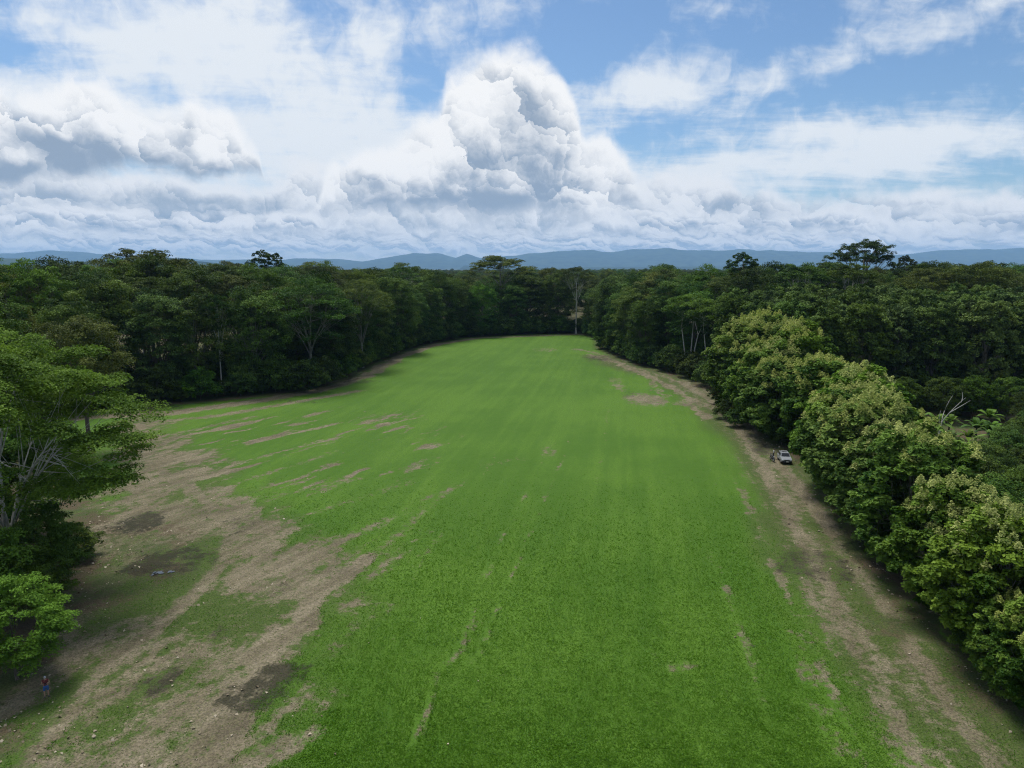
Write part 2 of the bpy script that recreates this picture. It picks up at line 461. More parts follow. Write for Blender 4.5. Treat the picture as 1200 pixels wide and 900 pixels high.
    for pts, w, a in [([(300, 560), (345, 545), (395, 530)], 2.0, .62), ([(290, 585), (370, 572), (420, 560)], 1.2, .6), ([(330, 612), (400, 590), (480, 565)], 1.1, .62), ([(380, 640), (450, 612), (540, 568)], 1.3, .7), ([(420, 665), (470, 622), (530, 575)], 0.7, .75),
                      ([(420, 495), (455, 490), (485, 486)], 2.0, .6), ([(425, 505), (470, 497), (500, 492)], .9, .5), ([(565, 545), (595, 540), (610, 538)], 1.2, .5), ([(500, 612), (535, 606), (555, 600)], .8, .35)]:
        soil = add(soil, path(pts, w, a, .9) * np.clip(.15 + 1.7 * (n_st - .25), 0, 1.1))
    # wheel tracks that run with the rows
    dash = sstep(fbm(ur / 2, vr / 5, 51), 0.42, 0.62)
    for pts, w, a in [([(455, 930), (492, 850), (515, 800), (545, 745), (585, 640), (625, 560), (650, 520)], .38, .5), ([(545, 800), (610, 650), (640, 585), (668, 515)], .28, .5), ([(470, 700), (540, 590), (590, 520)], .25, .35), ([(700, 560), (708, 520), (715, 470)], .3, .3)]:
        soil = add(soil, path(pts, w, a) * (0.2 + 0.8 * dash))
    soil = add(soil, path([(825, 640), (852, 690), (878, 765), (905, 850)], .55, .62) * (0.35 + 0.65 * dash))
    soil = add(soil, path([(930, 745), (950, 800), (985, 880)], .8, .45) * (0.3 + 0.7 * dash))
    for a in [(790, 790, 18, 12, .5), (757, 468, 32, 9, .72), (724, 452, 8, 10, .5), (770, 455, 6, 14, .55), (640, 410, 20, 3, .4), (720, 447, 12, 6, .4), (935, 750, 16, 20, .4), (600, 868, 20, 9, .25), (345, 868, 26, 22, .68), (640, 530, 12, 8, .4), (880, 555, 24, 10, .3), (810, 472, 26, 6, .5)]:
        soil = add(soil, spot(*a))
    # the track along the right forest edge: two ruts in worn grass, then leaf litter under the crowns
    trk = [(1120, 980), (1062, 860), (1000, 745), (955, 660), (925, 605), (893, 550), (868, 508), (838, 472), (800, 448), (760, 436), (725, 425), (700, 414), (676, 409)]
    trk2 = [(1215, 980), (1135, 860), (1058, 745), (1000, 660), (962, 605), (922, 555), (892, 515), (858, 478), (815, 449), (770, 436)]
    band = path(trk, 2.8, .54, .8, 3.2)
    soil = add(soil, band * (0.62 + 0.6 * (n_w - .5) * 2))
    soil = add(soil, path(trk, 1.1, .76, .95, 1.5) * (0.45 + 0.7 * n_w))
    soil = add(soil, path(trk2, 0.9, .66, .95, 1.2) * (0.35 + 0.8 * n_w))
    soil = add(soil, path([(1030, 930), (985, 830), (945, 740), (905, 655), (880, 600), (862, 560)], .6, .6) * (.4 + .6 * dash))
    soil = add(soil, path([(690, 416), (718, 424), (760, 440), (800, 462), (830, 490)], 2.4, .7, .6, 1.0))
    # leaf litter and bare earth under and beside the forest
    dE, _ = seg_dist(x, y, EDGE)
    inF = inside(x, y, FIELD)
    sd = np.where(inF, dE, -dE)
    reach = np.where(x > 0, 6.5, 4.5) * np.where(y > 200, .55, 1.0)
    litter = 1 - sstep(sd + (n_mid - .5) * 7 + (n_w - .5) * 5, -1.5, reach)
    soil = soil + .38 * (1 - sstep(sd, 3, 13)) * (x > 0) * (n_big * .5 + n_w * .9) * (y < 200)
    litter = add(litter, ins * (x < -20) * (1 - sstep(np.hypot((x + 46) / 20, (y - 72) / 22), .4, 1.0)) * (.30 + .5 * n_mid))
    # dark ground: damp patches, and the layered tree's shadow painted in
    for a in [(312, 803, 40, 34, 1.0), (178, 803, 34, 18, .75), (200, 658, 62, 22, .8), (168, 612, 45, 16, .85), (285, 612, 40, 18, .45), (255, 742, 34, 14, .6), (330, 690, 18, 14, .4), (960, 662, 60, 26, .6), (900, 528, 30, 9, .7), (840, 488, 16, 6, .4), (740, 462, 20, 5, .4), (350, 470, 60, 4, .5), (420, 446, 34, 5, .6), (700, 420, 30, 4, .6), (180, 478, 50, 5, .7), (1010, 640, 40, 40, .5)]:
        damp_shade = add(damp_shade, spot(*a) * np.clip(.35 + 1.3 * (.5 * n_w + .5 * n_st) + .8 * (n_fine - .5), 0, 1))
    worn = np.maximum(ins * (1 - .25 * n_w), (x > 0) * (y < 260) * (1 - sstep(sd + (n_w - .5) * 6, 8, 15)) * inF)
    worn = np.maximum(worn, (1 - sstep(sd, 1.0, 5.0)) * inF)
    soil = np.maximum(soil, worn * inF * np.clip(.06 + .42 * n_w * n_mid * 2, 0, .34))
    # colour of the crop: older and younger stands
    n_line = fbm(ur / 1.0, vr / 110, 91, 3)
    pale = 0.5 + 0.55 * (n_big - .5) * 2 + 0.26 * (n_row2 - .5) * 2 + .20 * (n_row - .5) * 2 + .26 * (n_line - .5) * 2
    soil = np.clip(soil + 0.10 * (n_row - .5) * (soil > .02), 0, 1)
    cov = np.zeros((len(X), 4), dtype=np.float32)
    cov[:, 2] = 1.0; cov[:, 3] = .5; wrn = np.zeros(len(X), dtype=np.float32); wrn[near] = worn
    cov[near] = np.stack([soil, damp_shade, litter, np.clip(pale, 0, 1)], axis=1)
    hgt = np.zeros_like(X)
    hgt[near] = (n_mid - .5) * 0.12 + (n_fine - .5) * 0.08 - soil * (1 - litter) * 0.07
    far = np.maximum(0, np.hypot(X, Y) - 800)
    hgt -= far * 0.0015                                            # the plain falls gently away towards the hills
    V = np.stack([X, Y, hgt], axis=1)
    i = np.arange(nx * ny).reshape(ny, nx)
    Fc = np.stack([i[:-1, :-1].ravel(), i[:-1, 1:].ravel(), i[1:, 1:].ravel(), i[1:, :-1].ravel()], axis=1)
    m, t = new_mat('ground')
    o = t.n('ShaderNodeOutputMaterial'); p = t.n('ShaderNodeBsdfPrincipled')
    a = t.n('ShaderNodeAttribute', attribute_name='cover'); s = t.n('ShaderNodeSeparateColor'); t.links.new(a.outputs['Color'], s.inputs[0])
    geo = t.n('ShaderNodeNewGeometry'); pos = geo.outputs['Position']
    rowmap = t.n('ShaderNodeMapping', vector_type='TEXTURE'); rowmap.inputs['Rotation'].default_value = (0, 0, -ROW); rowmap.inputs['Scale'].default_value = (1, 7, 1); t.links.new(pos, rowmap.inputs[0])
    n1 = t.noise(pos, 0.9, 7, 0.68); n2 = t.noise(rowmap.outputs[0], 0.9, 4, 0.6); n3 = t.noise(pos, 3.2, 5, 0.7); n4 = t.noise(pos, 0.16, 4, .6)
    wob = t.math('ADD', t.math('MULTIPLY_ADD', n1, 1.9, -0.95), t.math('ADD', t.math('MULTIPLY_ADD', n2, 0.9, -0.45), t.math('MULTIPLY_ADD', n3, 1.0, -0.5)))
    ms = t.math('MULTIPLY', t.smooth(t.math('ADD', s.outputs[0], wob), 0.26, 0.70), t.smooth(s.outputs[0], 0.02, 0.22))
    ml = t.smooth(t.math('ADD', s.outputs[2], wob), 0.28, 0.72)
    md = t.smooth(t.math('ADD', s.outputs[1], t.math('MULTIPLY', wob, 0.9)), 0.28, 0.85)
    g1 = t.mix(t.smooth(t.math('ADD', t.math('MULTIPLY_ADD', n2, .8, -.4), a.outputs['Alpha']), 0.1, 0.9), (0.047, 0.116, 0.008, 1), (0.078, 0.160, 0.015, 1))
    g2 = t.mix(t.smooth(n3, 0.40, 0.66), g1, (0.050, 0.108, 0.009, 1))
    g3 = t.mix(t.math('MULTIPLY', t.smooth(n1, 0.56, 0.72), 0.35), g2, (0.085, 0.15, 0.035, 1))
    d1 = t.mix(t.smooth(t.math('MULTIPLY_ADD', n3, .5, t.math('MULTIPLY', n1, .5)), .34, .66), (0.076, 0.064, 0.040, 1), (0.160, 0.134, 0.088, 1))
    smap = t.n('ShaderNodeMapping', vector_type='TEXTURE'); smap.inputs['Rotation'].default_value = (0, 0, -R(28)); smap.inputs['Scale'].default_value = (1, 6, 1); t.links.new(pos, smap.inputs[0])
    n5 = t.noise(smap.outputs[0], 0.55, 5, 0.65)
    d1 = t.mix(t.smooth(n5, .36, .64), d1, (0.188, 0.160, 0.110, 1))
    d1 = t.mix(t.math('MULTIPLY', t.smooth(n4, .5, .7), .55), d1, (0.075, 0.062, 0.042, 1))
    d2 = t.mix(t.smooth(n3, 0.45, 0.7), d1, (0.085, 0.085, 0.038, 1))
    l1 = t.mix(n3, (0.040, 0.032, 0.018, 1), (0.120, 0.092, 0.056, 1))
    l2 = t.mix(t.math('MULTIPLY', t.smooth(t.math('ADD', n4, t.math('MULTIPLY_ADD', n1, .5, -.25)), 0.40, 0.62), 0.75), l1, (0.042, 0.075, 0.016, 1))
    wn = t.n('ShaderNodeAttribute', attribute_name='worn')
    weeds = t.mix(n3, (0.030, 0.045, 0.012, 1), (0.078, 0.092, 0.030, 1))
    g4 = t.mix(t.math('MULTIPLY', wn.outputs['Fac'], 0.82), g3, weeds)
    col = t.mix(ms, g4, d2)
    col = t.mix(ml, col, l2)
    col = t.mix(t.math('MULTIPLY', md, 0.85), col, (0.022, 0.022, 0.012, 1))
    n6 = t.noise(pos, 7.0, 5, 0.72)
    amp = t.fmix(t.math('MAXIMUM', wn.outputs['Fac'], ms), .22, .46)
    gr = t.math('MULTIPLY_ADD', t.smooth(n6, .30, .70, -1, 1), amp, 1.0)
    col = t.mix(1.0, col, t.vec(gr, gr, gr), 'MULTIPLY')
    t.links.new(col, p.inputs['Base Color']); p.inputs['Roughness'].default_value = 0.9; p.inputs['Specular IOR Level'].default_value = 0.15
    b = t.n('ShaderNodeBump'); b.inputs['Strength'].default_value = 0.6; b.inputs['Distance'].default_value = 0.25
    t.links.new(t.math('ADD', n3, t.math('MULTIPLY', n1, 1.0)), b.inputs['Height']); t.links.new(b.outputs[0], p.inputs['Normal'])
    t.links.new(p.outputs[0], o.inputs[0])
    me = mesh_np('ground', V, Fc, m)
    at = me.attributes.new('cover', 'FLOAT_COLOR', 'POINT'); at.data.foreach_set('color', cov.ravel())
    at = me.attributes.new('worn', 'FLOAT', 'POINT'); at.data.foreach_set('value', wrn)
    tag(link('ground', me), kind='structure')
    # a sampler of the cover for the grass and the fallen leaves
    from bisect import bisect_left
    def cover(qx, qy):
        ix = np.clip(np.searchsorted(xs, qx), 0, nx - 1); iy = np.clip(np.searchsorted(ys, qy), 0, ny - 1)
        return cov[iy * nx + ix], hgt[iy * nx + ix], wrn[iy * nx + ix]
    return cover


COVER = build_ground()


def build_grass():
    rs = np.random.RandomState(5)
    n = 1000000
    y = 40 + 75 * rs.rand(n) ** 1.3
    hw = 0.74 * y + 8
    x = (rs.rand(n) * 2 - 1) * hw
    cov, h, worn = COVER(x, y)
    nn = fbm(x / .7, y / .7, 77, 3)
    dens = (1 - sstep(cov[:, 0] + (nn - .5) * .9, 0.05, 0.75)) * (1 - sstep(cov[:, 2] + (nn - .5) * .8, .15, .85) * .9) * (1 - .6 * cov[:, 1])
    dens *= np.clip((110 - y) / 60, 0, 1)
    dens *= 1 - .72 * worn
    dens = np.maximum(dens, .03 * (cov[:, 2] < .9))
    k = (rs.rand(n) < dens * np.clip(46 / y, 0.3, 1)) & inside(x, y, FIELD)
    x, y, h, nn, cov, worn = x[k], y[k], h[k], nn[k], cov[k], worn[k]; n = len(x)
    ht = (0.06 + 0.08 * rs.rand(n)) * (.6 + .8 * nn) * (1 - .45 * cov[:, 0]) * np.clip(y / 55, 1, 1.5); wd = (0.022 + 0.03 * rs.rand(n)) * np.clip(y / 50, 1, 1.5)
    a = rs.rand(n) * 6.283; ln = (.6 + 1.3 * rs.rand(n)) * ht; la = rs.rand(n) * 6.283
    base = np.stack([x, y, h - 0.02], 1)
    s = np.stack([np.cos(a) * wd, np.sin(a) * wd, np.zeros(n)], 1)
    tip = base + np.stack([np.cos(la) * ln, np.sin(la) * ln, ht], 1)
    V = np.stack([base - s, base + s, tip], 1).reshape(-1, 3)
    Fc = np.arange(3 * n).reshape(-1, 3)
    ur, vr = x * math.cos(ROW) - y * math.sin(ROW), x * math.sin(ROW) + y * math.cos(ROW)
    tint = np.clip(-.55 * worn + 0.25 + .5 * cov[:, 3] + .5 * (rs.rand(n) - .5) + .4 * (fbm(ur / .6, vr / 6, 12) - .5), 0, 1)
    me = mesh_np('grass', V, Fc, leaf_mat('crop_grass', (0.056, 0.144, 0.009), (0.092, 0.198, 0.018), 0.5, 0.6, 0.1, 0.0), np.repeat(tint, 3))
    tag(link('grass', me), kind='stuff')
    print('blades', n)


build_grass()


def quads(P, N, L, W, rs, bend=0.15):
    """kite-shaped leaf faces"""
    n = len(P)
    N = N / (np.linalg.norm(N, axis=1, keepdims=True) + 1e-9)
    t = rs.normal(size=(n, 3)); t -= (t * N).sum(1, keepdims=True) * N; t /= np.linalg.norm(t, axis=1, keepdims=True) + 1e-9
    b = np.cross(N, t)
    L = np.broadcast_to(np.asarray(L), (n,))[:, None]; W = np.broadcast_to(np.asarray(W), (n,))[:, None]
    V = np.stack([P - t * L * .5, P - t * L * .02 + b * W * .5 + N * L * .06, P + t * L * .5 - N * L * bend, P - t * L * .02 - b * W * .5 + N * L * .06], 1).reshape(-1, 3)
    return V, np.arange(4 * n).reshape(-1, 4)


def build_litter():
    rs = np.random.RandomState(9)
    n = 26000
    y = 40 + 130 * rs.rand(n) ** 1.3; x = (rs.rand(n) * 2 - 1) * (0.74 * y + 6)
    cov, h, worn = COVER(x, y)
    dE, _ = seg_dist(x, y, EDGE)
    p = np.where(x > 0, np.exp(-dE / 4.5), np.exp(-dE / 9.0) * (y < 110)) * (cov[:, 2] + cov[:, 0] + .25)
    p = p * sstep(fbm(x / 3, y / 3, 61), .35, .6)
    k = (rs.rand(n) < p * .5) & inside(x, y, FIELD)
    x, y, h = x[k], y[k], h[k]; n = len(x)
    N = rs.normal(size=(n, 3)) * .35; N[:, 2] = 1
    sz = (0.11 + 0.17 * rs.rand(n) ** 2.2) * np.clip(y / 60, 1, 1.5)
    V, Fc = quads(np.stack([x, y, h + .07], 1), N, sz * 1.3, sz, rs, .3)
    me = mesh_np('fallen_leaves', V, Fc, leaf_mat('dry_leaf', (0.18, 0.14, 0.085), (0.56, 0.49, 0.37), 0.1, 0.7, .2, 0), np.repeat(rs.rand(n) ** 1.3, 4))
    tag(link('fallen_leaves', me), kind='stuff')
    print('litter', n)


build_litter()


def build_puddle():
    cx, cy = G(187, 671)
    m, t = new_mat('puddle_water')
    o = t.n('ShaderNodeOutputMaterial'); p = t.n('ShaderNodeBsdfPrincipled')
    p.inputs['Base Color'].default_value = (0.10, 0.10, 0.09, 1); p.inputs['Roughness'].default_value = 0.06; p.inputs['IOR'].default_value = 1.33; p.inputs['Specular IOR Level'].default_value = 1.0
    t.links.new(p.outputs[0], o.inputs[0])
    lab = {0: 'widest rain puddle in the dark rut of the bare clearing', 1: 'narrow rain puddle beside the widest one in the dark rut', 2: 'small round rain puddle at the far end of the dark rut'}
    rnd = random.Random(3)
    for k, (px, py, rx, ry) in enumerate([(186.5, 671, .36, .42), (180.5, 672, .18, .42), (200, 670, .25, .34)]):
        cx, cy = G(px, py, 0.06)
        ph = [rnd.random() * 6.28 for _ in range(4)]
        pts = []
        for i in range(28):
            a = i / 28 * 2 * math.pi
            r = 1 + .34 * math.sin(2 * a + ph[0]) + .3 * math.sin(3 * a + ph[1]) + .2 * math.sin(5 * a + ph[2])
            pts.append((math.cos(a) * rx * r, math.sin(a) * ry * r, 0))
        me = bpy.data.meshes.new('puddle'); me.from_pydata(pts, [], [list(range(28))]); me.materials.append(m)
        ob = link('puddle', me); ob.location = (cx, cy, 0.075)
        tag(ob, lab[k], 'puddle')


build_puddle()


# ------------------------------------------------------------------ hills and mountains
def build_hills():
    def ridge(name, y0, x0, x1, prof, depth, mat, seed, rough):
        """a range of hills: prof gives the crest (column, row of the photograph) seen at forward distance y0"""
        xs = np.linspace(x0, x1, 420); dep = np.linspace(-1, 1, 26)
        cols = np.array([column(v, y0, 100) for v in xs])
        pc, pr = zip(*prof)
        crest = np.interp(cols, pc, pr)
        el = -(PITCH + np.arctan((crest - 450) / F)) ; top = CAM_H + y0 * np.tan(el)
        base = -y0 * .0015
        XX, DD = np.meshgrid(xs, dep)
        top = np.broadcast_to(top, XX.shape)
        YY = y0 + DD * depth
        k = np.clip(1 - np.abs(DD) ** 1.3, 0, 1)
        crag = fbm(XX / (y0 * .035), XX * 0, seed + 9, 5) - .5
        top = top + (top - base) * crag * .3
        nz = fbm(XX / (depth * .35), YY / (depth * .35), seed, 5)
        nr = 1 - np.abs(fbm(XX / (depth * .22), YY / (depth * .22), seed + 5, 5) - .5) * 2
        Z = base - 30 + (top - base + 30) * k * (1 - rough * (1 - k) * 2.2 * (1 - nr)) + (top - base) * (nz - .5) * rough * .5 * k
        V = np.stack([XX.ravel(), YY.ravel(), Z.ravel()], 1); nx, ny = len(xs), len(dep)
        i = np.arange(nx * ny).reshape(ny, nx)
        Fc = np.stack([i[:-1, :-1].ravel(), i[:-1, 1:].ravel(), i[1:, 1:].ravel(), i[1:, :-1].ravel()], axis=1)
        tag(link(name, mesh_np(name, V, Fc, mat)), kind='structure')
    m, t = new_mat('wooded_slope')
    o = t.n('ShaderNodeOutputMaterial'); p = t.n('ShaderNodeBsdfDiffuse'); g = t.n('ShaderNodeNewGeometry')
    f = t.noise(g.outputs['Position'], 0.004, 6, .65)
    t.links.new(t.mix(t.smooth(f, .4, .6), (0.012, 0.026, 0.016, 1), (0.04, 0.060, 0.03, 1)), p.inputs[0]); t.links.new(p.outputs[0], o.inputs[0])
    ridge('hills', 8400, -13000, 1400, [(-200, 296), (0, 302), (60, 304), (100, 307), (150, 303), (185, 301), (215, 305), (260, 309), (330, 312), (420, 318), (600, 324)], 1800, m, 3, .32)
    ridge('mountains', 23000, -24000, 24000, [(-200, 296), (0, 297), (40, 296), (70, 295), (110, 298), (160, 302), (240, 304), (320, 304), (350, 302), (400, 303), (425, 306), (450, 303), (485, 299), (515, 297), (535, 302), (548, 297.5), (565, 302), (600, 299), (640, 296), (700, 294), (800, 292), (900, 292), (1000, 295), (1060, 297), (1100, 293.5), (1150, 292), (1180, 292.5), (1250, 293), (1400, 296)], 5000, m, 9, .4)
    ridge('hills', 15000, -1000, 16000, [(420, 318), (500, 312), (560, 311), (640, 314), (700, 313), (800, 312), (900, 311), (1000, 313), (1100, 310), (1300, 308)], 2400, m, 23, .4)


build_hills()


# ------------------------------------------------------------------ trees
def tubes(lines, sides=6):
    """lines: list of (points (k,3), radii (k)) -> verts, quads"""
    V, Fc, off = [], [], 0
    ang = np.arange(sides) / sides * 2 * math.pi
    for pts, rad in lines:
        pts = np.asarray(pts, float); rad = np.asarray(rad, float); k = len(pts)
        d = np.gradient(pts, axis=0); d /= np.linalg.norm(d, axis=1, keepdims=True) + 1e-9
        ref = np.where(np.abs(d[:, 2:3]) > .9, np.array([[1., 0, 0]]), np.array([[0, 0, 1.]]))
        a = np.cross(d, ref); a /= np.linalg.norm(a, axis=1, keepdims=True) + 1e-9
        b = np.cross(d, a)
        ring = pts[:, None] + rad[:, None, None] * (np.cos(ang)[None, :, None] * a[:, None] + np.sin(ang)[None, :, None] * b[:, None])
        V.append(ring.reshape(-1, 3))
        i = off + np.arange(k * sides).reshape(k, sides); j = np.roll(i, -1, 1)
        Fc.append(np.stack([i[:-1].ravel(), j[:-1].ravel(), j[1:].ravel(), i[1:].ravel()], 1))
        off += k * sides
    return np.concatenate(V), np.concatenate(Fc)


def bez(a, b, c, n):
    t = np.linspace(0, 1, n)[:, None]
    return (1 - t) ** 2 * a + 2 * t * (1 - t) * b + t * t * c


def limbs(rs, clumps, H, fork, r0, n_limb, lean=(0, 0), stems=1, wob=.3, up=.35, twigs=2):
    """trunk, main limbs and twigs that reach every clump"""
    C = np.array([c[:3] for c in clumps]); lines = []
    heads = []
    for s in range(stems):
        sa = s / max(stems, 1) * 6.283 + rs.rand()
        sp = 0 if stems == 1 else .10 * H
        foot = np.array([math.cos(sa) * sp * .25, math.sin(sa) * sp * .25, -0.3])
        head = np.array([lean[0] + math.cos(sa) * sp, lean[1] + math.sin(sa) * sp, fork * H * (1 if stems == 1 else .8 + .4 * rs.rand())])
        pts = bez(foot, (foot + head) / 2 + rs.normal(size=3) * np.array([wob, wob, 0]), head, 9)
        rad = r0 * (1 - .42 * np.linspace(0, 1, 9)) / math.sqrt(stems); rad[0] *= 1.7; rad[1] *= 1.15
        lines.append((pts, rad)); heads.append((head, rad[-1], pts))
    az = np.arctan2(C[:, 1] - lean[1], C[:, 0] - lean[0]); ra = np.hypot(C[:, 0] - lean[0], C[:, 1] - lean[1])
    grp = (((az + math.pi) / (2 * math.pi) * n_limb + rs.rand()) % n_limb).astype(int)
    grp[ra < np.percentile(ra, 18)] = n_limb
    for g in range(n_limb + 1):
        idx = np.nonzero(grp == g)[0]
        if not len(idx): continue
        q = C[idx].mean(0)
        head, hr, spts = heads[g % stems]
        st = spts[rs.randint(5, 9)] if stems == 1 and g < n_limb else head
        tgt = st + (q - st) * .92
        mid = st + (tgt - st) * .5; mid[2] += (tgt - st)[2] * up * .6 - 0.02 * H
        mid += rs.normal(size=3) * wob
        L = bez(st, mid, tgt, 8)
        lr = hr * (.75 if g == n_limb else .52) * (1 - .72 * np.linspace(0, 1, 8))
        lines.append((L, lr))
        for i in idx:
            k = rs.randint(2, 8); a = L[k]; c = C[i] - np.array([0, 0, clumps[i][4] * .3])
            m = (a + c) / 2 + np.array([0, 0, .12 * np.linalg.norm(c - a)]) * (rs.rand() * 1.4 - .4) + rs.normal(size=3) * wob * .6
            r1 = max(lr[k] * .55, .03 * r0 + .015)
            lines.append((bez(a, m, c, 6), r1 * (1 - .7 * np.linspace(0, 1, 6))))
            for _ in range(twigs):
                e = C[i] + rs.normal(size=3) * np.array([.6, .6, .25]) * clumps[i][3]
                s0 = bez(a, m, c, 6)[4]
                lines.append((bez(s0, (s0 + e) / 2 + np.array([0, 0, .1]), e, 4), r1 * .4 * (1 - .6 * np.linspace(0, 1, 4))))
    return tubes(lines)


def foliage(rs, clumps, n, leaf, aspect=.55, sub=9, upw=.55, jit=.5, low=-.45, var=.25, size_var=.35):
    """leaves on little bunches spread over the shell of every clump (x, y, z, rx, rz[, tint])"""
    A = np.array([[c[0], c[1], c[2], c[3], c[4], c[5] if len(c) > 5 else .5] for c in clumps])
    w = A[:, 3] ** 2; cnt = np.maximum(sub * 3, (w / w.sum() * n)).astype(int)
    Ps, Ns, Ts = [], [], []
    for (cx, cy, cz, rx, rz, tn), k in zip(A, cnt):
        d = rs.normal(size=(sub, 3)); d /= np.linalg.norm(d, axis=1, keepdims=True)
        d[:, 2] = np.where(d[:, 2] < low, -d[:, 2], d[:, 2])
        rr = .55 + .5 * rs.rand(sub)
        sc = np.array([cx, cy, cz]) + d * rr[:, None] * np.array([rx, rx, rz])
        ts = tn + var * (rs.rand(sub) - .5) * 2
        per = rs.randint(0, sub, k)
        e = rs.normal(size=(k, 3)); e /= np.linalg.norm(e, axis=1, keepdims=True)
        e[:, 2] = np.where(e[:, 2] < -.3, -e[:, 2], e[:, 2])
        sr = .46 * (.6 + .55 * rs.rand(k))
        p = sc[per] + e * sr[:, None] * np.array([rx, rx, rz * 1.05])
        nrm = e * .55 + d[per] * .35 + np.array([0, 0, upw]) + rs.normal(size=(k, 3)) * jit
        Ps.append(p); Ns.append(nrm); Ts.append(ts[per] + .22 * (rs.rand(k) - .5) * 2)
    P = np.concatenate(Ps); N = np.concatenate(Ns); T = np.clip(np.concatenate(Ts), 0, 1)
    L = leaf * (1 - size_var + 2 * size_var * rs.rand(len(P)))
    V, Fc = quads(P, N, L, L * aspect, rs)
    return V, Fc, np.repeat(T, 4)


PROTO = {}


def make(name, cat, clumps, seed, H, fork, r0, n_limb, bark, lmat, n, leaf, lean=(0, 0), stems=1, extra=None, up=.35, wob=.3, twigs=2, **kw):
    rs = np.random.RandomState(seed)
    root = bpy.data.objects.new(name, None)
    root['category'] = cat
    V, Fc = limbs(rs, clumps, H, fork, r0, n_limb, lean, stems, wob, up, twigs)
    parts = [('trunk', mesh_np('trunk', V, Fc, bark))]
    V, Fc, T = foliage(rs, clumps, n, leaf, **kw)
    parts.append(('crown', mesh_np('crown', V, Fc, lmat, T, smooth=False)))
    if extra:
        parts += extra
    return dict(name=name, cat=cat, parts=parts, H=H)


def place(proto, x, y, scale=1.0, rot=None, label=None, group=None, sz=None, name=None, cat=None, z=0.0, smat=None):
    root = empty(name or proto['name'], (x, y, z), rot if rot is not None else RND.random() * 6.28)
    root.scale = (scale, scale, sz if sz else scale)
    for pn, me in proto['parts']:
        link(pn, me, root)
    tag(root, label, cat or proto['cat'], group)
    return root


RND = random.Random(11)


def dome(rs, H, Rr, drop, n, rmin, rmax, flat, inner=.35, tint=(.3, .7), squash=1.0):
    """pads of an umbrella crown: a shallow dome with a looser layer underneath"""
    out = []
    for i in range(n):
        r = Rr * math.sqrt((i + .5) / n); a = i * 2.39996 + rs.rand() * .7
        k = r / Rr
        rc = rmin + (rmax - rmin) * rs.rand()
        z = H - rc * flat - drop * k ** 2.2 - rs.rand() * .08 * H
        out.append((r * math.cos(a) * squash, r * math.sin(a), z, rc, rc * flat, tint[0] + (tint[1] - tint[0]) * rs.rand()))
    for i in range(int(n * inner)):
        r = Rr * (.3 + .6 * rs.rand()); a = rs.rand() * 6.283
        rc = rmin + (rmax - rmin) * rs.rand() * .8
        out.append((r * math.cos(a), r * math.sin(a), H - drop * 1.1 - rs.rand() * .22 * H, rc, rc * flat, tint[0] * rs.rand()))
    return out


def ovoid(rs, zc, rx, rz, n, rmin, rmax, flat=.8, low=-.75, tint=(.25, .75), taper=0.0, shell=.82):
    out = []
    for i in range(n):
        u = low + (1 - low) * (i + .5) / n
        a = i * 2.39996 + rs.rand() * .8
        s = math.sqrt(max(0, 1 - u * u)) * (1 - taper * max(0, u))
        q = shell * (.78 + .3 * rs.rand())
        rc = rmin + (rmax - rmin) * rs.rand()
        out.append((math.cos(a) * s * rx * q, math.sin(a) * s * rx * q, zc + u * rz * q, rc, rc * flat, tint[0] + (tint[1] - tint[0]) * rs.rand()))
    return out


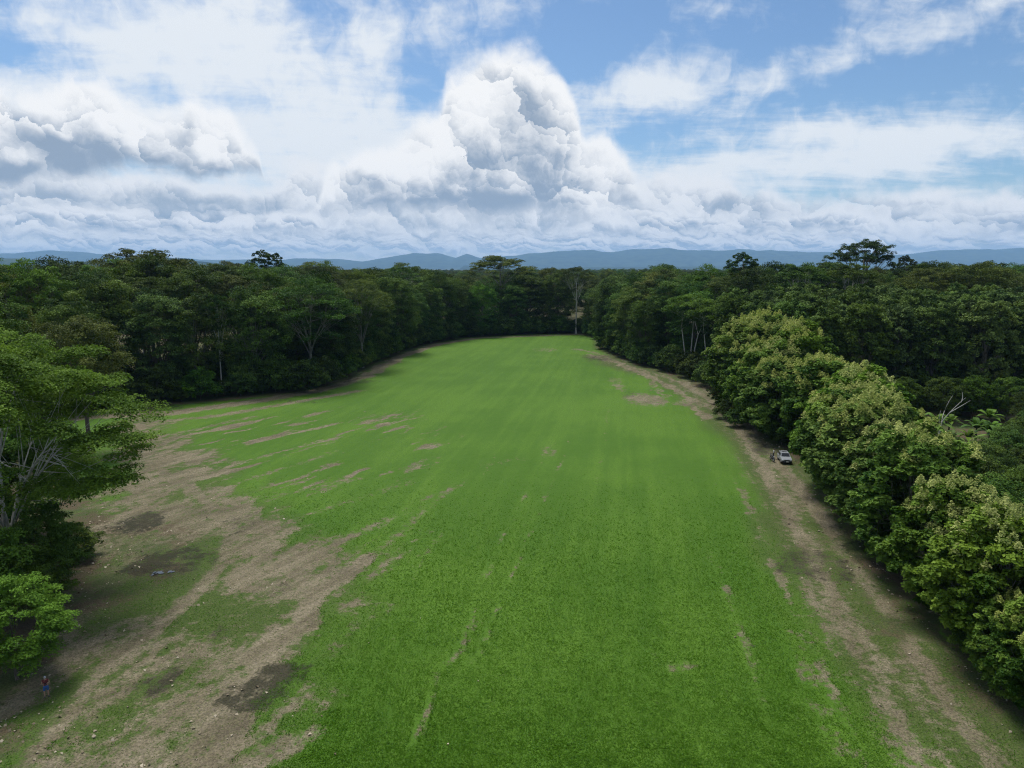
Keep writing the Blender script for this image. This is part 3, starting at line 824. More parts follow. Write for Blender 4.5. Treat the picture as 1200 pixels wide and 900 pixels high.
def build_protos():
    dark = leaf_mat('dark_leaf', (0.024, 0.052, 0.011), (0.100, 0.156, 0.030), .22, hue=.02, var=.34)
    olive = leaf_mat('olive_leaf', (0.032, 0.058, 0.012), (0.136, 0.178, 0.036), .22, hue=.02, var=.3)
    green = leaf_mat('green_leaf', (0.026, 0.064, 0.010), (0.118, 0.205, 0.034), .22, hue=.015, var=.3)
    bright = leaf_mat('bright_leaf', (0.055, 0.130, 0.012), (0.160, 0.300, 0.034), .34, hue=.0, var=.0)
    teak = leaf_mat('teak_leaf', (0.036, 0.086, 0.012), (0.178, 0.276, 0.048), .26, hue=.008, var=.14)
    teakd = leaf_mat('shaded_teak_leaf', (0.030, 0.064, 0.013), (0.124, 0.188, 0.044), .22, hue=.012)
    hero = leaf_mat('layered_leaf', (0.045, 0.098, 0.010), (0.165, 0.270, 0.036), .34, hue=.0, var=.0)
    flower = leaf_mat('cream_flower', (0.20, 0.27, 0.055), (0.50, 0.53, 0.18), .3, hue=.0, var=.1)
    grey = bark_mat('grey_bark', (0.09, 0.085, 0.07), (0.21, 0.20, 0.17)); brown = bark_mat('brown_bark', (0.05, 0.04, 0.03), (0.14, 0.115, 0.085)); palebark = bark_mat('pale_bark', (0.28, 0.27, 0.24), (0.50, 0.48, 0.43))
    D = PROTO
    D['rain'] = []
    for k in range(3):
        rs = np.random.RandomState(100 + k)
        D['rain'].append(make('rain_tree', 'tree', dome(rs, 29, 12.5, 8 + k, 60, 1.7, 3.1, .5, .5, tint=(.15, .9)), 10 + k, 29, .36, .62, 7, grey, olive if k != 1 else green, 26000, .40, sub=11, upw=.8, up=.5))
    D['round'] = []
    for k in range(5):
        rs = np.random.RandomState(200 + k)
        cl = ovoid(rs, 18.5 - k % 2, 7.8 + .5 * (k % 3), 9.5 + (k % 2), 52, 1.6, 2.9, .7, -.8, (.05, .95))
        D['round'].append(make('broadleaf_tree', 'tree', cl, 30 + k, 28, .4, .5, 6, brown, [dark, dark, olive, green, dark][k], 24000, .42, sub=10))
    D['wall'] = []
    for k in range(4):
        rs = np.random.RandomState(250 + k)
        cl = ovoid(rs, 13.4, 7.4 + .5 * (k % 3), 12.4, 84, 1.4, 2.8, .72, -.98, (.0, 1.0), .0, .86)
        D['wall'].append(make('broadleaf_tree', 'tree', cl, 130 + k, 26, .35, .45, 7, [brown, grey][k % 2], [dark, green, dark, olive][k], 32000, .42, sub=10))
    D['tall'] = []
    for k in range(3):
        rs = np.random.RandomState(300 + k)
        cl = dome(rs, 34, 9.0 + k, 4.5 + k, 34, 1.5, 2.7, .5, .3, tint=(.1, .9))
        D['tall'].append(make('canopy_tree', 'tree', cl, 50 + k, 34, .62, .48, 6, [palebark, grey, palebark][k], [dark, olive, dark][k], 17000, .42, sub=9, upw=.8, up=.3))
    D['emergent'] = []
    rs = np.random.RandomState(400)
    cl = ovoid(rs, 34, 9.5, 6.0, 30, 1.5, 2.7, .62, -.5, (.1, .7)) + [(-13, 0, 31, 2.4, 1.3, .4), (-15.5, 1, 29, 2.2, 1.1, .4), (-11, 2, 33, 2.2, 1.2, .4), (13, 0, 28.5, 2.4, 1.3, .3), (10.5, -1, 31, 2.0, 1.1, .3), (15, 1, 26, 2.0, 1.0, .3)]
    D['emergent'].append(make('emergent_tree', 'tree', cl, 60, 41, .62, .85, 8, brown, dark, 15000, .5, sub=8, upw=.7, up=.2))
    rs = np.random.RandomState(401)
    cl = ovoid(rs, 29, 6.0, 5.5, 26, 1.0, 1.7, .8, -.5, (.0, .4))
    D['emergent'].append(make('sparse_tree', 'tree', cl, 61, 36, .66, .5, 7, brown, dark, 5500, .5, sub=6, up=.1))
    D['white'] = []
    rs = np.random.RandomState(500)
    cl = dome(rs, 22, 6.5, 4.5, 26, 1.4, 2.3, .5, .35, tint=(.3, .9))
    D['white'].append(make('pale_trunk_tree', 'tree', cl, 62, 22, .52, .42, 5, palebark, green, 13000, .42, sub=9, upw=.8, stems=3, up=.2))
    # teak: upright crowns of big leaves, some with cream flower heads on the top twigs
    D['teak'] = []
    for k in range(4):
        rs = np.random.RandomState(600 + k)
        cl = ovoid(rs, 8.0, 4.9 + .4 * (k % 2), 8.0, 110, .6, 1.35, .95, -.98, (.0, 1.0), .16, .88)
        cl = [c[:5] + (min(1, c[5] * .8 + (.3 if c[2] > 11.5 else 0)),) for c in cl]      # clumps high in the crown take a lighter leaf tint
        P, T = [], []
        tips = sorted(cl, key=lambda c: -c[2])[:40 if k < 3 else 18]
        for c in tips:
            for _ in range(rs.randint(1, 4)):
                a = rs.rand() * 6.28; q = c[3] * (.3 + .6 * rs.rand())
                b = np.array([c[0] + math.cos(a) * q, c[1] + math.sin(a) * q, c[2] + c[4] * (1.0 + .15 * rs.rand())])
                hh = .7 + .7 * rs.rand()
                m = 75
                u = rs.rand(m); aa = rs.rand(m) * 6.28; rr = (1 - u) ** .6 * .55 * (rs.rand(m) ** .5)
                P.append(b + np.stack([np.cos(aa) * rr, np.sin(aa) * rr, u * hh], 1)); T.append(np.full(m, rs.rand()) * .7 + .4 * rs.rand(m))
        P = np.concatenate(P); T = np.concatenate(T)
        V, Fc = quads(P, rs.normal(size=P.shape) + np.array([0, 0, .5]), .20, .14, rs, .1)
        fl = ('flower_panicles', mesh_np('flower_panicles', V, Fc, flower, np.repeat(T, 4), smooth=False))
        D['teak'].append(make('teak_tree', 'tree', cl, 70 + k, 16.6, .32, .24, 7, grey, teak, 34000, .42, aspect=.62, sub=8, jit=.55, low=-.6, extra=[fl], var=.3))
    D['darkteak'] = []
    for k in range(3):
        rs = np.random.RandomState(650 + k)
        cl = ovoid(rs, 13.0, 5.8, 11.6, 76, 1.0, 1.9, .9, -.95, (.05, .95), .1, .86)
        D['darkteak'].append(make('plantation_tree', 'tree', cl, 80 + k, 25, .38, .3, 6, grey, teakd, 26000, .50, aspect=.62, sub=9, low=-.6, jit=.55))
    D['bush'] = []
    for k in range(4):
        rs = np.random.RandomState(700 + k)
        cl = ovoid(rs, 2.3, 2.9, 2.6, 26, .7, 1.3, .8, -.8, (.05, .95))
        D['bush'].append(make('bush', 'shrub', cl, 90 + k, 5, .2, .10, 5, brown, [dark, green, dark, green][k], 7000, .30, sub=8, stems=1))
    # the near layered tree on the left
    rs = np.random.RandomState(811)
    cl = []
    for z, rr, n in [(24, 5.0, 9), (22.2, 8.5, 15), (20, 11, 20), (17.6, 12.5, 19), (15.0, 13.5, 18), (12.2, 13.0, 14), (9.5, 9.5, 8)]:
        for i in range(n):
            a = i / n * 6.283 + rs.rand() * .8; q = rr * (.45 + .6 * rs.rand()); rc = 1.0 + 1.7 * rs.rand()
            cl.append((math.cos(a) * q, math.sin(a) * q, z + rs.normal() * 1.2 - .05 * q, rc, rc * .58, .25 + .6 * rs.rand()))
    for x, y, z, r in [(14.8, -2, 15.3, 2.0), (12.5, -1, 15.6, 2.2), (10.5, -2, 15.2, 2.0), (13.0, -3, 12.3, 2.1), (11.0, -4, 11.5, 1.8), (14.2, -3, 11.6, 1.5), (10.8, 1, 20.4, 2.2), (12.2, 0, 19.0, 2.0), (9.0, -2, 21.2, 2.2)]:
        cl.append((x, y, z, r, r * .42, .55))
    D['layered'] = [make('layered_tree', 'tree', cl, 812, 25, .30, .42, 8, palebark, hero, 105000, .30, twigs=0, aspect=.55, sub=14, upw=1.0, jit=.45, up=.75, wob=.5, low=-.2, var=.3)]
    rs = np.random.RandomState(820)
    cl = ovoid(rs, 5.2, 5.0, 5.0, 44, .9, 1.7, .62, -.8, (.2, 1.0))
    D['sapling'] = [make('bright_leaf_tree', 'tree', cl, 821, 10.5, .3, .16, 6, brown, bright, 26000, .26, aspect=.55, sub=10, upw=.9)]
    rs = np.random.RandomState(830)
    cl = ovoid(rs, 6.0, 5.2, 5.5, 44, 1.0, 1.9, .7, -.8, (.05, .8))
    D['shade'] = [make('understory_tree', 'tree', cl, 831, 12, .3, .18, 6, brown, dark, 22000, .28, sub=10),
                  make('understory_tree', 'tree', ovoid(np.random.RandomState(840), 6.0, 5.0, 5.5, 40, 1.0, 1.9, .75, -.8, (.05, .95)), 841, 12, .3, .18, 6, brown, green, 18000, .32, sub=10)]
    # a dead limb: bare pale branches only
    rs = np.random.RandomState(850)
    lines = [(bez(np.array([0, 0, -.3]), np.array([.3, 0, 7]), np.array([1.2, 0, 13.5]), 8), np.linspace(.20, .08, 8))]
    for a, b, e in [((1.2, 0, 13.5), (2.6, .2, 15.4), (4.6, 0, 17.4)), ((1.2, 0, 13.5), (1.6, .6, 15.4), (3.0, .8, 17.6)), ((2.4, .1, 15.0), (4.0, .4, 15.8), (5.6, .3, 16.9)), ((1.0, 0, 12.6), (.2, -.5, 14.2), (.4, -.8, 15.6)), ((4.0, 0, 16.7), (4.4, .2, 17.5), (4.2, .4, 18.3))]:
        lines.append((bez(*[np.array(v, float) for v in (a, b, e)], 6), np.linspace(.07, .02, 6)))
    V, Fc = tubes(lines)
    D['dead'] = [dict(name='dead_tree', cat='tree', parts=[('trunk', mesh_np('trunk', V, Fc, palebark))], H=18)]
    # banana plants: arching blades round a short stem
    D['banana'] = []
    for k in range(2):
        rs = np.random.RandomState(860 + k)
        V, Fc, T, off = [], [], [], 0
        for i in range(13):
            a = i * 2.39996 + rs.rand() * .5; Ln = 2.6 + 1.2 * rs.rand(); lift = .35 + 1.0 * (i / 13)
            t = np.linspace(0, 1, 9); w = .42 * np.sin(np.clip(t * 1.08 + .04, 0, 1) * math.pi) ** .6
            r = Ln * t * math.cos(lift) * .95; z = 2.7 + Ln * (math.sin(lift) * t - .55 * t * t)
            ctr = np.stack([np.cos(a) * r, np.sin(a) * r, z], 1); sd = np.array([-math.sin(a), math.cos(a), 0])
            for j in (-1, 1):
                e = ctr + j * w[:, None] * sd + np.array([0, 0, .18]) * w[:, None]
                V += [ctr, e]; q = off + np.arange(9)
                Fc.append(np.stack([q[:-1], q[1:], q[1:] + 9, q[:-1] + 9], 1)); T.append(np.full(18, .3 + .7 * rs.rand())); off += 18
        tv, tf = tubes([(np.array([[0, 0, -.2], [0, 0, 1.4], [.05, 0, 2.8]]), np.array([.17, .15, .08]))], 8)
        D['banana'].append(dict(name='banana_plant', cat='plant', H=5, parts=[('trunk', mesh_np('trunk', tv, tf, brown)), ('leaves', mesh_np('leaves', np.concatenate(V), np.concatenate(Fc), green, np.concatenate(T)))]))


build_protos()
# ------------------------------------------------------------------ planting
ORD = ['first', 'second', 'third', 'fourth', 'fifth', 'sixth', 'seventh', 'eighth', 'ninth', 'tenth', 'eleventh', 'twelfth', 'thirteenth', 'fourteenth', 'fifteenth', 'sixteenth', 'seventeenth', 'eighteenth', 'nineteenth',
       'twentieth']
TENS = {20: 'twenty', 30: 'thirty', 40: 'forty', 50: 'fifty', 60: 'sixty', 70: 'seventy', 80: 'eighty', 90: 'ninety'}


def ordinal(i):
    """0 -> first"""
    n = i + 1
    if n <= 20: return ORD[i]
    t = TENS[n // 10 * 10]
    return (t[:-1] + 'ieth') if n % 10 == 0 else t + '-' + ORD[n % 10 - 1]


TREES = []                                       # x, y, prototype, index, height, zone, look
FX = [p[0] for p in EDGE]; FY = [p[1] for p in EDGE]
_ex, _ey = np.array(FX), np.array(FY)


def edge_gap(x, y):
    d, _ = seg_dist(np.array([x], float), np.array([y], float), EDGE)
    return -d[0] if inside(np.array([x]), np.array([y]), FIELD)[0] else d[0]


def put(x, y, kind, idx, h, zone, look=None, wide=1.0):
    TREES.append(dict(x=x, y=y, kind=kind, idx=idx, h=h, zone=zone, look=look, wide=wide))


def free(x, y, d):
    return all((t['x'] - x) ** 2 + (t['y'] - y) ** 2 > d * d for t in TREES)


CLEAR = [(57, 92), (57, 140), (74, 148), (130, 148), (130, 92)]     # the banana patch behind the teak row


def plant():
    rnd = random.Random(23)
    # single trees that stand out in the photograph
    x, y = at_y(12, 68), 68
    put(-51.0, 68.0, 'layered', 0, 25.2, 'solo', 'tall layered tree with pale spreading branches over the bare clearing')
    put(-38.9, 51.2, 'sapling', 0, 8.8, 'solo', 'bright green young tree at the foot of the tall layered tree')
    put(-46.5, 66.5, 'shade', 1, 8.8, 'solo', 'low green tree under the layered tree, behind the bright green young tree')
    put(-49.5, 75.0, 'bush', 0, 3.4, 'solo', 'dark bush between the layered tree and the dirt clearing', 1.5)
    put(-47.0, 58.5, 'shade', 1, 10.5, 'solo', 'low leafy tree between the bright young tree and the layered tree')
    put(-62.0, 74.0, 'shade', 0, 16, 'solo', 'dark tree filling the shade behind the layered tree')
    put(-57.5, 80.0, 'shade', 1, 14, 'solo', 'green tree behind the trunk of the layered tree')
    put(-69.0, 88.0, 'round', 4, 21, 'solo', 'dark round tree farther behind the layered tree')
    # the round crown at the left border behind the layered tree
    put(-86, 112, 'round', 3, 28, 'solo', 'fresh green round crown behind the layered tree, nearest of the canopy crowns')
    put(-74, 121, 'round', 2, 24, 'solo', 'olive crown between the fresh green crown and the forest edge')
    put(-97, 128, 'round', 0, 27, 'solo', 'dark crown just behind the fresh green round crown')
    # left forest edge
    xx = lambda px, yy, z=12: at_y(px, yy, z)
    put(xx(182, 171), 173, 'wall', 0, 27, 'solo', 'dark round tree at the corner where the left forest edge begins')
    put(xx(222, 176), 178, 'wall', 3, 26, 'solo', 'mid green tree beside a slender pale trunk on the left forest edge')
    put(xx(256, 178), 178.5, 'tall', 0, 26, 'solo', 'slim tree with a bare pale trunk on the left forest edge', .55)
    put(xx(296, 182), 184, 'wall', 1, 28, 'solo', 'dark tree between the slim pale trunk and the broad rain tree')
    put(xx(362, 193), 194, 'rain', 1, 29.5, 'solo', 'broad rain tree with pale forked trunk on the left forest edge')
    put(xx(420, 222), 226, 'rain', 0, 29, 'solo', 'rain tree just beyond the broad rain tree, above the brown dirt corner', .8)
    put(xx(462, 262), 268, 'wall', 0, 30, 'solo', 'dark tree leaning over the bend of the left forest edge')
    put(xx(512, 312), 320, 'wall', 1, 31, 'solo', 'dark rounded tree at the far left corner of the field')
    # far end of the field
    put(xx(545, 342), 347, 'wall', 3, 28, 'solo', 'greener tree at the far end beside the far left corner')
    put(xx(586, 350), 362, 'tall', 1, 39, 'solo', 'flat umbrella crown standing above the far end of the field', 1.35)
    put(xx(582, 343), 349, 'wall', 2, 24, 'solo', 'low tree below the flat umbrella crown at the far end')
    put(xx(618, 346), 352, 'wall', 0, 30, 'solo', 'broad dark tree in the middle of the far end of the field', 1.2)
    put(xx(655, 347), 353, 'wall', 4, 31, 'solo', 'dark tree left of the straight pale trunk at the far end')
    put(xx(676, 343), 345, 'tall', 2, 33, 'solo', 'tree with a long straight pale trunk at the far right corner', .8)
    # right forest edge, beyond the teak
    put(xx(722, 300), 304, 'rain', 1, 29, 'solo', 'sloping olive crown at the far right corner of the field', .95)
    put(xx(748, 272), 276, 'wall', 0, 30, 'solo', 'dark tree where the right hand track bends', 1.1)
    put(xx(786, 238), 242, 'wall', 4, 29, 'solo', 'dark tree next to the pale trunked trees on the right forest edge')
    put(xx(815, 213), 219, 'white', 0, 25, 'solo', 'pale trunked tree with three stems, farther of the pair', 1.05)
    put(xx(838, 203), 206, 'white', 0, 24, 'solo', 'pale trunked tree with three stems, nearer of the pair', .95)
    put(xx(868, 262), 262, 'emergent', 1, 39, 'solo', 'sparse dark crown rising alone above the right canopy')
    put(xx(1012, 262, 36), 262, 'emergent', 0, 43.0, 'solo', 'giant dark tree with lopsided crown towering over the skyline')
    put(xx(1062, 268, 32), 268, 'emergent', 1, 38.0, 'solo', 'sparse reddish dark crown beside the giant tree', .8)
    put(xx(312, 250, 33), 250, 'emergent', 1, 39.5, 'solo', 'open sparse crown rising above the left canopy skyline')
    put(xx(172, 215, 33), 215, 'tall', 1, 38.5, 'solo', 'wide umbrella crown cutting the skyline on the left', 1.15)
    put(xx(40, 172, 30), 172, 'round', 3, 34, 'solo', 'bushy green tree peaking before the hills at far left', .9)
    put(xx(88, 180, 30), 185, 'round', 0, 31, 'solo', 'dark rounded crown between the peaking tree and the umbrella crown')
    put(xx(352, 178), 181, 'bush', 0, 8.5, 'solo', 'dark bush before the trunk of the broad rain tree')
    put(xx(378, 190), 191, 'bush', 1, 7.5, 'solo', 'green bush beside the trunk of the broad rain tree')
    # teak in two rows
    front = [(55.0, 166, 16.5), (53.3, 157, 20.5), (54.8, 147.5, 19.0), (53.4, 139, 18.5), (53.6, 130.5, 17.3), (53.3, 122, 17.0), (52.2, 113.5, 16.2), (51.2, 104.5, 16.6), (49.8, 96, 16.8), (48.2, 87.5, 16.4), (46.4, 79, 16.2), (44.8, 70.5, 15.6), (43.2, 62.0, 14.4), (41.7, 53.6, 12.6), (40.2, 46, 10.6)]
    for i, (tx, ty, h) in enumerate(front):
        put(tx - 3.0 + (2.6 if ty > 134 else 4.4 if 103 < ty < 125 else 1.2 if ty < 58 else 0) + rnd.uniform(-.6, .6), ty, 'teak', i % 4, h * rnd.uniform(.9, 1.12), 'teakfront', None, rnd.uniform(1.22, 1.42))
    back = [(61.5, 165, 22), (62.5, 154, 21.5), (61.6, 143, 20), (61.2, 132, 17.0), (60.8, 121, 15.0), (58.8, 109, 14.0), (57.0, 100, 13.8), (55.0, 91.5, 12.8), (50.2, 66.5, 9.4), (48.4, 58, 8.8)]
    for i, (tx, ty, h) in enumerate(back):
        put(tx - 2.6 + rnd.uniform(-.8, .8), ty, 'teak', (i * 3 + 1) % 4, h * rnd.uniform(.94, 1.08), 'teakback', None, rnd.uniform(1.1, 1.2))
    put(54.0, 82.5, 'shade', 0, 11.2, 'solo', 'dark round low tree right behind the flowering teaks')
    put(52.0, 74.0, 'shade', 1, 10.0, 'solo', 'green round low tree right behind the nearer teaks')
    put(57.0, 93.5, 'dead', 0, 15.2, 'solo', 'bare pale dead limb sticking out of the teak crowns')
    put(66, 95, 'shade', 0, 8.5, 'solo', 'dark rounded low tree in front of the banana plants')
    put(75, 104, 'shade', 1, 8.0, 'solo', 'green low tree beside the banana plants at the right border')
    for q, (tx, ty, hh) in enumerate([(62, 89, 8.5), (60, 80, 9.0), (58, 71, 8.0), (69, 101, 7.5), (64, 104, 8.5), (81, 112, 7.0), (72, 98, 7.0), (88, 120, 6.5), (66, 86, 8.0)]):
        put(tx, ty, 'shade', q % 2, hh, 'thicket')
    for q, (tx, ty, hh) in enumerate([(63, 146, 10), (70, 149, 9), (77, 147, 11), (84, 149, 9), (91, 147, 10), (98, 148, 9.5), (105, 147, 10), (66, 140, 7), (104, 139, 8), (99, 131, 7)]):
        put(tx, ty, 'shade', q % 2, hh, 'skirt')
    # the banana patch
    for i in range(26):
        for _ in range(40):
            bx, by = rnd.uniform(64, 98), rnd.uniform(108, 136)
            if all((t['x'] - bx) ** 2 + (t['y'] - by) ** 2 > 3.0 ** 2 for t in TREES if t['kind'] == 'banana') and abs(bx) < .76 * by + 2: break
        put(bx, by, 'banana', i % 2, rnd.uniform(5.0, 7.0), 'banana')
    # shaded plantation behind the teak and the clearing
    for r in range(7):
        for cidx in range(14):
            tx = 60 + cidx * 8.4 + rnd.uniform(-1.2, 1.2) + (r % 2) * 4; ty = 153 + r * 9.5 + rnd.uniform(-1.5, 1.5) - (3 if cidx > 4 else 0)
            if tx > .74 * ty + 5 or edge_gap(tx, ty) < 6 or not free(tx, ty, 6.2): continue
            put(tx, ty, 'darkteak', (r + cidx) % 3, 24.2 + rnd.uniform(-1.5, 1.8) + r * .5, 'plant%d' % r)
    # the rest of the forest edge, then rows further in
    n = len(EDGE)
    for off, hlo, hhi, zone in [(4.5, 22, 28, 'edge'), (14, 27, 32, 'inner'), (25, 30, 33.5, 'inner')]:
        for i in range(n - 1):
            (ax, ay), (bx, by) = EDGE[i], EDGE[i + 1]
            L = math.hypot(bx - ax, by - ay); s = rnd.uniform(0, 4)
            nx_, ny_ = -(by - ay) / L, (bx - ax) / L
            while s < L:
                tx, ty = ax + (bx - ax) * s / L + nx_ * (off + rnd.uniform(-1, 2)), ay + (by - ay) * s / L + ny_ * (off + rnd.uniform(-1, 2))
                s += 4
                if ty < 118 or (tx > 0 and ty < 172): continue
                if edge_gap(tx, ty) < off * .7 or not free(tx, ty, 9.2 if off < 10 else 10.5): continue
                if abs(tx) > .74 * ty + 8: continue
                k = rnd.choice(['round', 'round', 'round', 'rain', 'tall'] if off > 20 else ['wall'])
                put(tx, ty, k, rnd.randrange(5), rnd.uniform(hlo, hhi), zone)
    # canopy further back, up to the first skyline
    tries = 0
    while tries < 9000:
        tries += 1
        ty = rnd.uniform(118, 345); tx = rnd.uniform(-1, 1) * (.74 * ty + 8)
        if edge_gap(tx, ty) < 26 or not free(tx, ty, 11.0 + 3.5 * (ty > 230)): continue
        if tx > 0 and inside(np.array([tx]), np.array([ty]), CLEAR)[0]: continue
        if tx > 56 and ty < 215: continue
        if tx < 0 and ty < 165 and tx > -80: continue
        put(tx, ty, rnd.choice(['round', 'rain', 'round', 'tall', 'round']), rnd.randrange(5), 30.8 + rnd.uniform(-3.5, 4.2) + (1.0 if tx < 0 else 0), 'canopy')
    # bushes along the foot of the forest
    for i in range(n - 1):
        (ax, ay), (bx, by) = EDGE[i], EDGE[i + 1]
        L = math.hypot(bx - ax, by - ay); s = rnd.uniform(0, 2); nx_, ny_ = -(by - ay) / L, (bx - ax) / L
        while s < L:
            tx, ty = ax + (bx - ax) * s / L + nx_ * rnd.uniform(1.2, 2.8), ay + (by - ay) * s / L + ny_ * rnd.uniform(1.2, 2.8)
            s += rnd.uniform(3.6, 5.6)
            if ty < 150 or abs(tx) > .74 * ty + 4: continue
            if tx > 0 and ty < 165: continue
            put(tx, ty, 'bush', rnd.randrange(4), rnd.uniform(4.0, 8.0) * (1.15 if ty > 250 else 1), 'bush')
    for tx, ty, h in [(47.0, 148, 4.2), (46.8, 141, 3.6), (45.6, 78, 3.6), (43.5, 70, 3.4), (41.6, 62.5, 3.8), (40.2, 55, 3.4), (48.5, 90, 3.6), (49.8, 99, 3.0), (50.5, 126, 3.6), (51.0, 135, 3.8), (51.0, 157, 5.5), (50.8, 165, 5.0)]:
        put(tx - 1.2, ty, 'bush', rnd.randrange(4), h, 'teakbush')

    # younger teaks that close the gaps of the front row
    for i in range(len(front) - 1):
        (ax, ay, ah), (bx, by, bh) = front[i], front[i + 1]
        if 100 < by < 126: continue
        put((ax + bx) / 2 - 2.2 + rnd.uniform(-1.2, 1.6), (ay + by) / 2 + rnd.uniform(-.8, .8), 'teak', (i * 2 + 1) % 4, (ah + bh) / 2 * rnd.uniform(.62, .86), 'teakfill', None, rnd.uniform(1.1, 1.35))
    put(-43.4, 60.5, 'shade', 0, 7.6, 'solo', 'dark low tree between the bright young tree and the dark bush')


plant()

LOOK = {'round': 'rounded', 'wall': 'leafy', 'rain': 'spreading', 'tall': 'flat-topped', 'teak': 'teak', 'darkteak': 'upright', 'bush': 'bush', 'banana': 'banana'}
SIDE = lambda t: 'left' if t['x'] < -38 else ('right' if t['x'] > 34 else 'far')
ZONES = {
    ('edge', 'left'): ('{l} tree of the left forest edge, {o} such counted from the left', 'trees of the left forest edge'),
    ('edge', 'far'): ('{l} tree of the forest edge at the far end, {o} such from the left', 'trees at the far end of the field'),
    ('edge', 'right'): ('{l} tree of the right forest edge beyond the teak, {o} such from the left', 'trees of the right forest edge'),
    ('inner', 'left'): ('{l} crown just behind the left forest edge, {o} such from the left', 'trees behind the left forest edge'),
    ('inner', 'far'): ('{l} crown just behind the far end of the field, {o} such from the left', 'trees behind the far end'),
    ('inner', 'right'): ('{l} crown just behind the right forest edge, {o} such from the left', 'trees behind the right forest edge'),
    ('canopy', 'left'): ('{l} crown deep in the left forest canopy, {o} such from the left', 'canopy of the left forest'),
    ('canopy', 'far'): ('{l} crown deep in the canopy past the far end, {o} such from the left', 'canopy past the far end'),
    ('canopy', 'right'): ('{l} crown deep in the right forest canopy, {o} such from the left', 'canopy of the right forest'),
    ('bush', 'left'): ('bush at the foot of the left forest edge, {o} from the left', 'bushes along the left forest edge'),
    ('bush', 'far'): ('bush at the foot of the far end trees, {o} from the left', 'bushes along the far end'),
    ('bush', 'right'): ('bush at the foot of the right forest edge, {o} from the left', 'bushes along the right forest edge'),
}


def label_trees():
    by = {}
    for t in TREES:
        z = t['zone']; t['px'] = column(t['x'], t['y'], t['h'] * .6); t['group'] = None
        if z == 'solo': continue
        key = (z, SIDE(t)) if (z, SIDE(t)) in ZONES else (z, '')
        by.setdefault(key + (t['kind'] if z in ('edge', 'inner', 'canopy') else '',), []).append(t)
    for (z, s, k), lst in by.items():
        lst.sort(key=lambda t: t['px'])
        if z in ('teakfront', 'teakback', 'teakbush', 'teakfill'): lst.sort(key=lambda t: t['y'])
        for i, t in enumerate(lst):
            o = ordinal(i)
            if (z, s) in ZONES:
                tpl, g = ZONES[(z, s)]; t['look'] = tpl.format(l=LOOK[t['kind']], o=o); t['group'] = g
            elif z == 'teakfront':
                t['look'] = f'flowering teak in the front row by the track, {o} counting away from the camera'; t['group'] = 'teak trees along the right track'
            elif z == 'teakfill':
                t['look'] = f'younger lower teak between two taller front teaks, {o} counting away from the camera'; t['group'] = 'teak trees along the right track'
            elif z == 'teakback':
                t['look'] = f'teak in the second row behind the track, {o} counting away from the camera'; t['group'] = 'teak trees along the right track'
            elif z == 'teakbush':
                t['look'] = f'low bush under the front teak row, {o} counting away from the camera'; t['group'] = 'bushes under the teak row'
            elif z == 'skirt':
                t['look'] = f'low leafy tree at the foot of the shaded plantation, {o} from the left'; t['group'] = 'low trees behind the teak row'
            elif z == 'thicket':
                t['look'] = f'low tree of the thicket between the teak and the banana plants, {o} from the left'; t['group'] = 'low trees behind the teak row'
            elif z == 'banana':
                t['look'] = f'banana plant with broad arching leaves behind the teak, {o} from the left'; t['group'] = 'banana plants behind the teak row'
            else:
                t['look'] = f'shaded plantation tree in the {ordinal(int(z[5:]))} row behind the teak, {o} from the left'; t['group'] = 'shaded plantation trees'


# trees of the list above that stand wholly behind others are left out
HIDDEN = {71, 78, 79, 85, 88, 90, 91, 95, 97, 99, 100, 101, 103, 105, 108, 109, 110, 112, 113, 156, 158, 163, 168, 169, 200, 233, 238, 240, 243, 245, 251, 252, 253, 255, 257, 260, 261, 263, 265, 267, 273, 275, 277, 279, 280, 282, 283, 284, 286, 290, 293, 294, 295, 296, 298, 299, 300, 303, 305, 307, 309, 310, 311, 312, 314, 316, 318, 319, 320, 321, 325, 326, 334, 335, 336, 337, 339, 340, 344, 346, 348, 350, 351, 353, 354, 357, 359, 361, 379, 383, 408, 428, 431, 432, 433, 434, 436, 455, 461, 462, 463, 464, 465, 472, 473}
TREES = [t for i, t in enumerate(TREES) if i not in HIDDEN or t['zone'] == 'solo']
label_trees()
for t in TREES:
    protos = PROTO[t['kind']]; p = protos[t['idx'] % len(protos)]
    s = t['h'] / p['H']; w = s * t['wide']
    nm = {'bush': 'bush', 'banana': 'banana_plant', 'dead': 'dead_tree'}.get(t['kind'], p['name'])
    rot = 0.0 if t['kind'] in ('layered', 'dead', 'emergent') else None
    if t['kind'] in ('teak', 'round', 'darkteak') and t['wide'] == 1.0: w = max(w, .8)
    place(p, t['x'], t['y'], w, rot, t['look'], t['group'], sz=s, name=nm)
print('trees', len(TREES))


def far_forest():
    """the forest that runs on as one mass behind the trees one can tell apart"""
    rs = np.random.RandomState(77)
    pts = []
    y = 352.0
    while y < 3600:
        st = 13 + y * .012
        for x in np.arange(-.76 * y - 20, .76 * y + 20, st):
            px, py = x + rs.uniform(-.4, .4) * st, y + rs.uniform(-.4, .4) * st
            if edge_gap(px, py) < 30: continue
            pts.append((px, py, -max(0, math.hypot(px, py) - 800) * .0015, rs.uniform(.60, .86) * (1.16 if rs.rand() < .12 else 1)))
        y += st * (.9 if y < 700 else 1.6)
    pts = np.array(pts)
    scatter('far_forest', pts, [(PROTO['round'][0], 1.12), (PROTO['round'][2], 1.12), (PROTO['rain'][0], 1.05), (PROTO['tall'][1], .95), (PROTO['rain'][1], 1.08)])


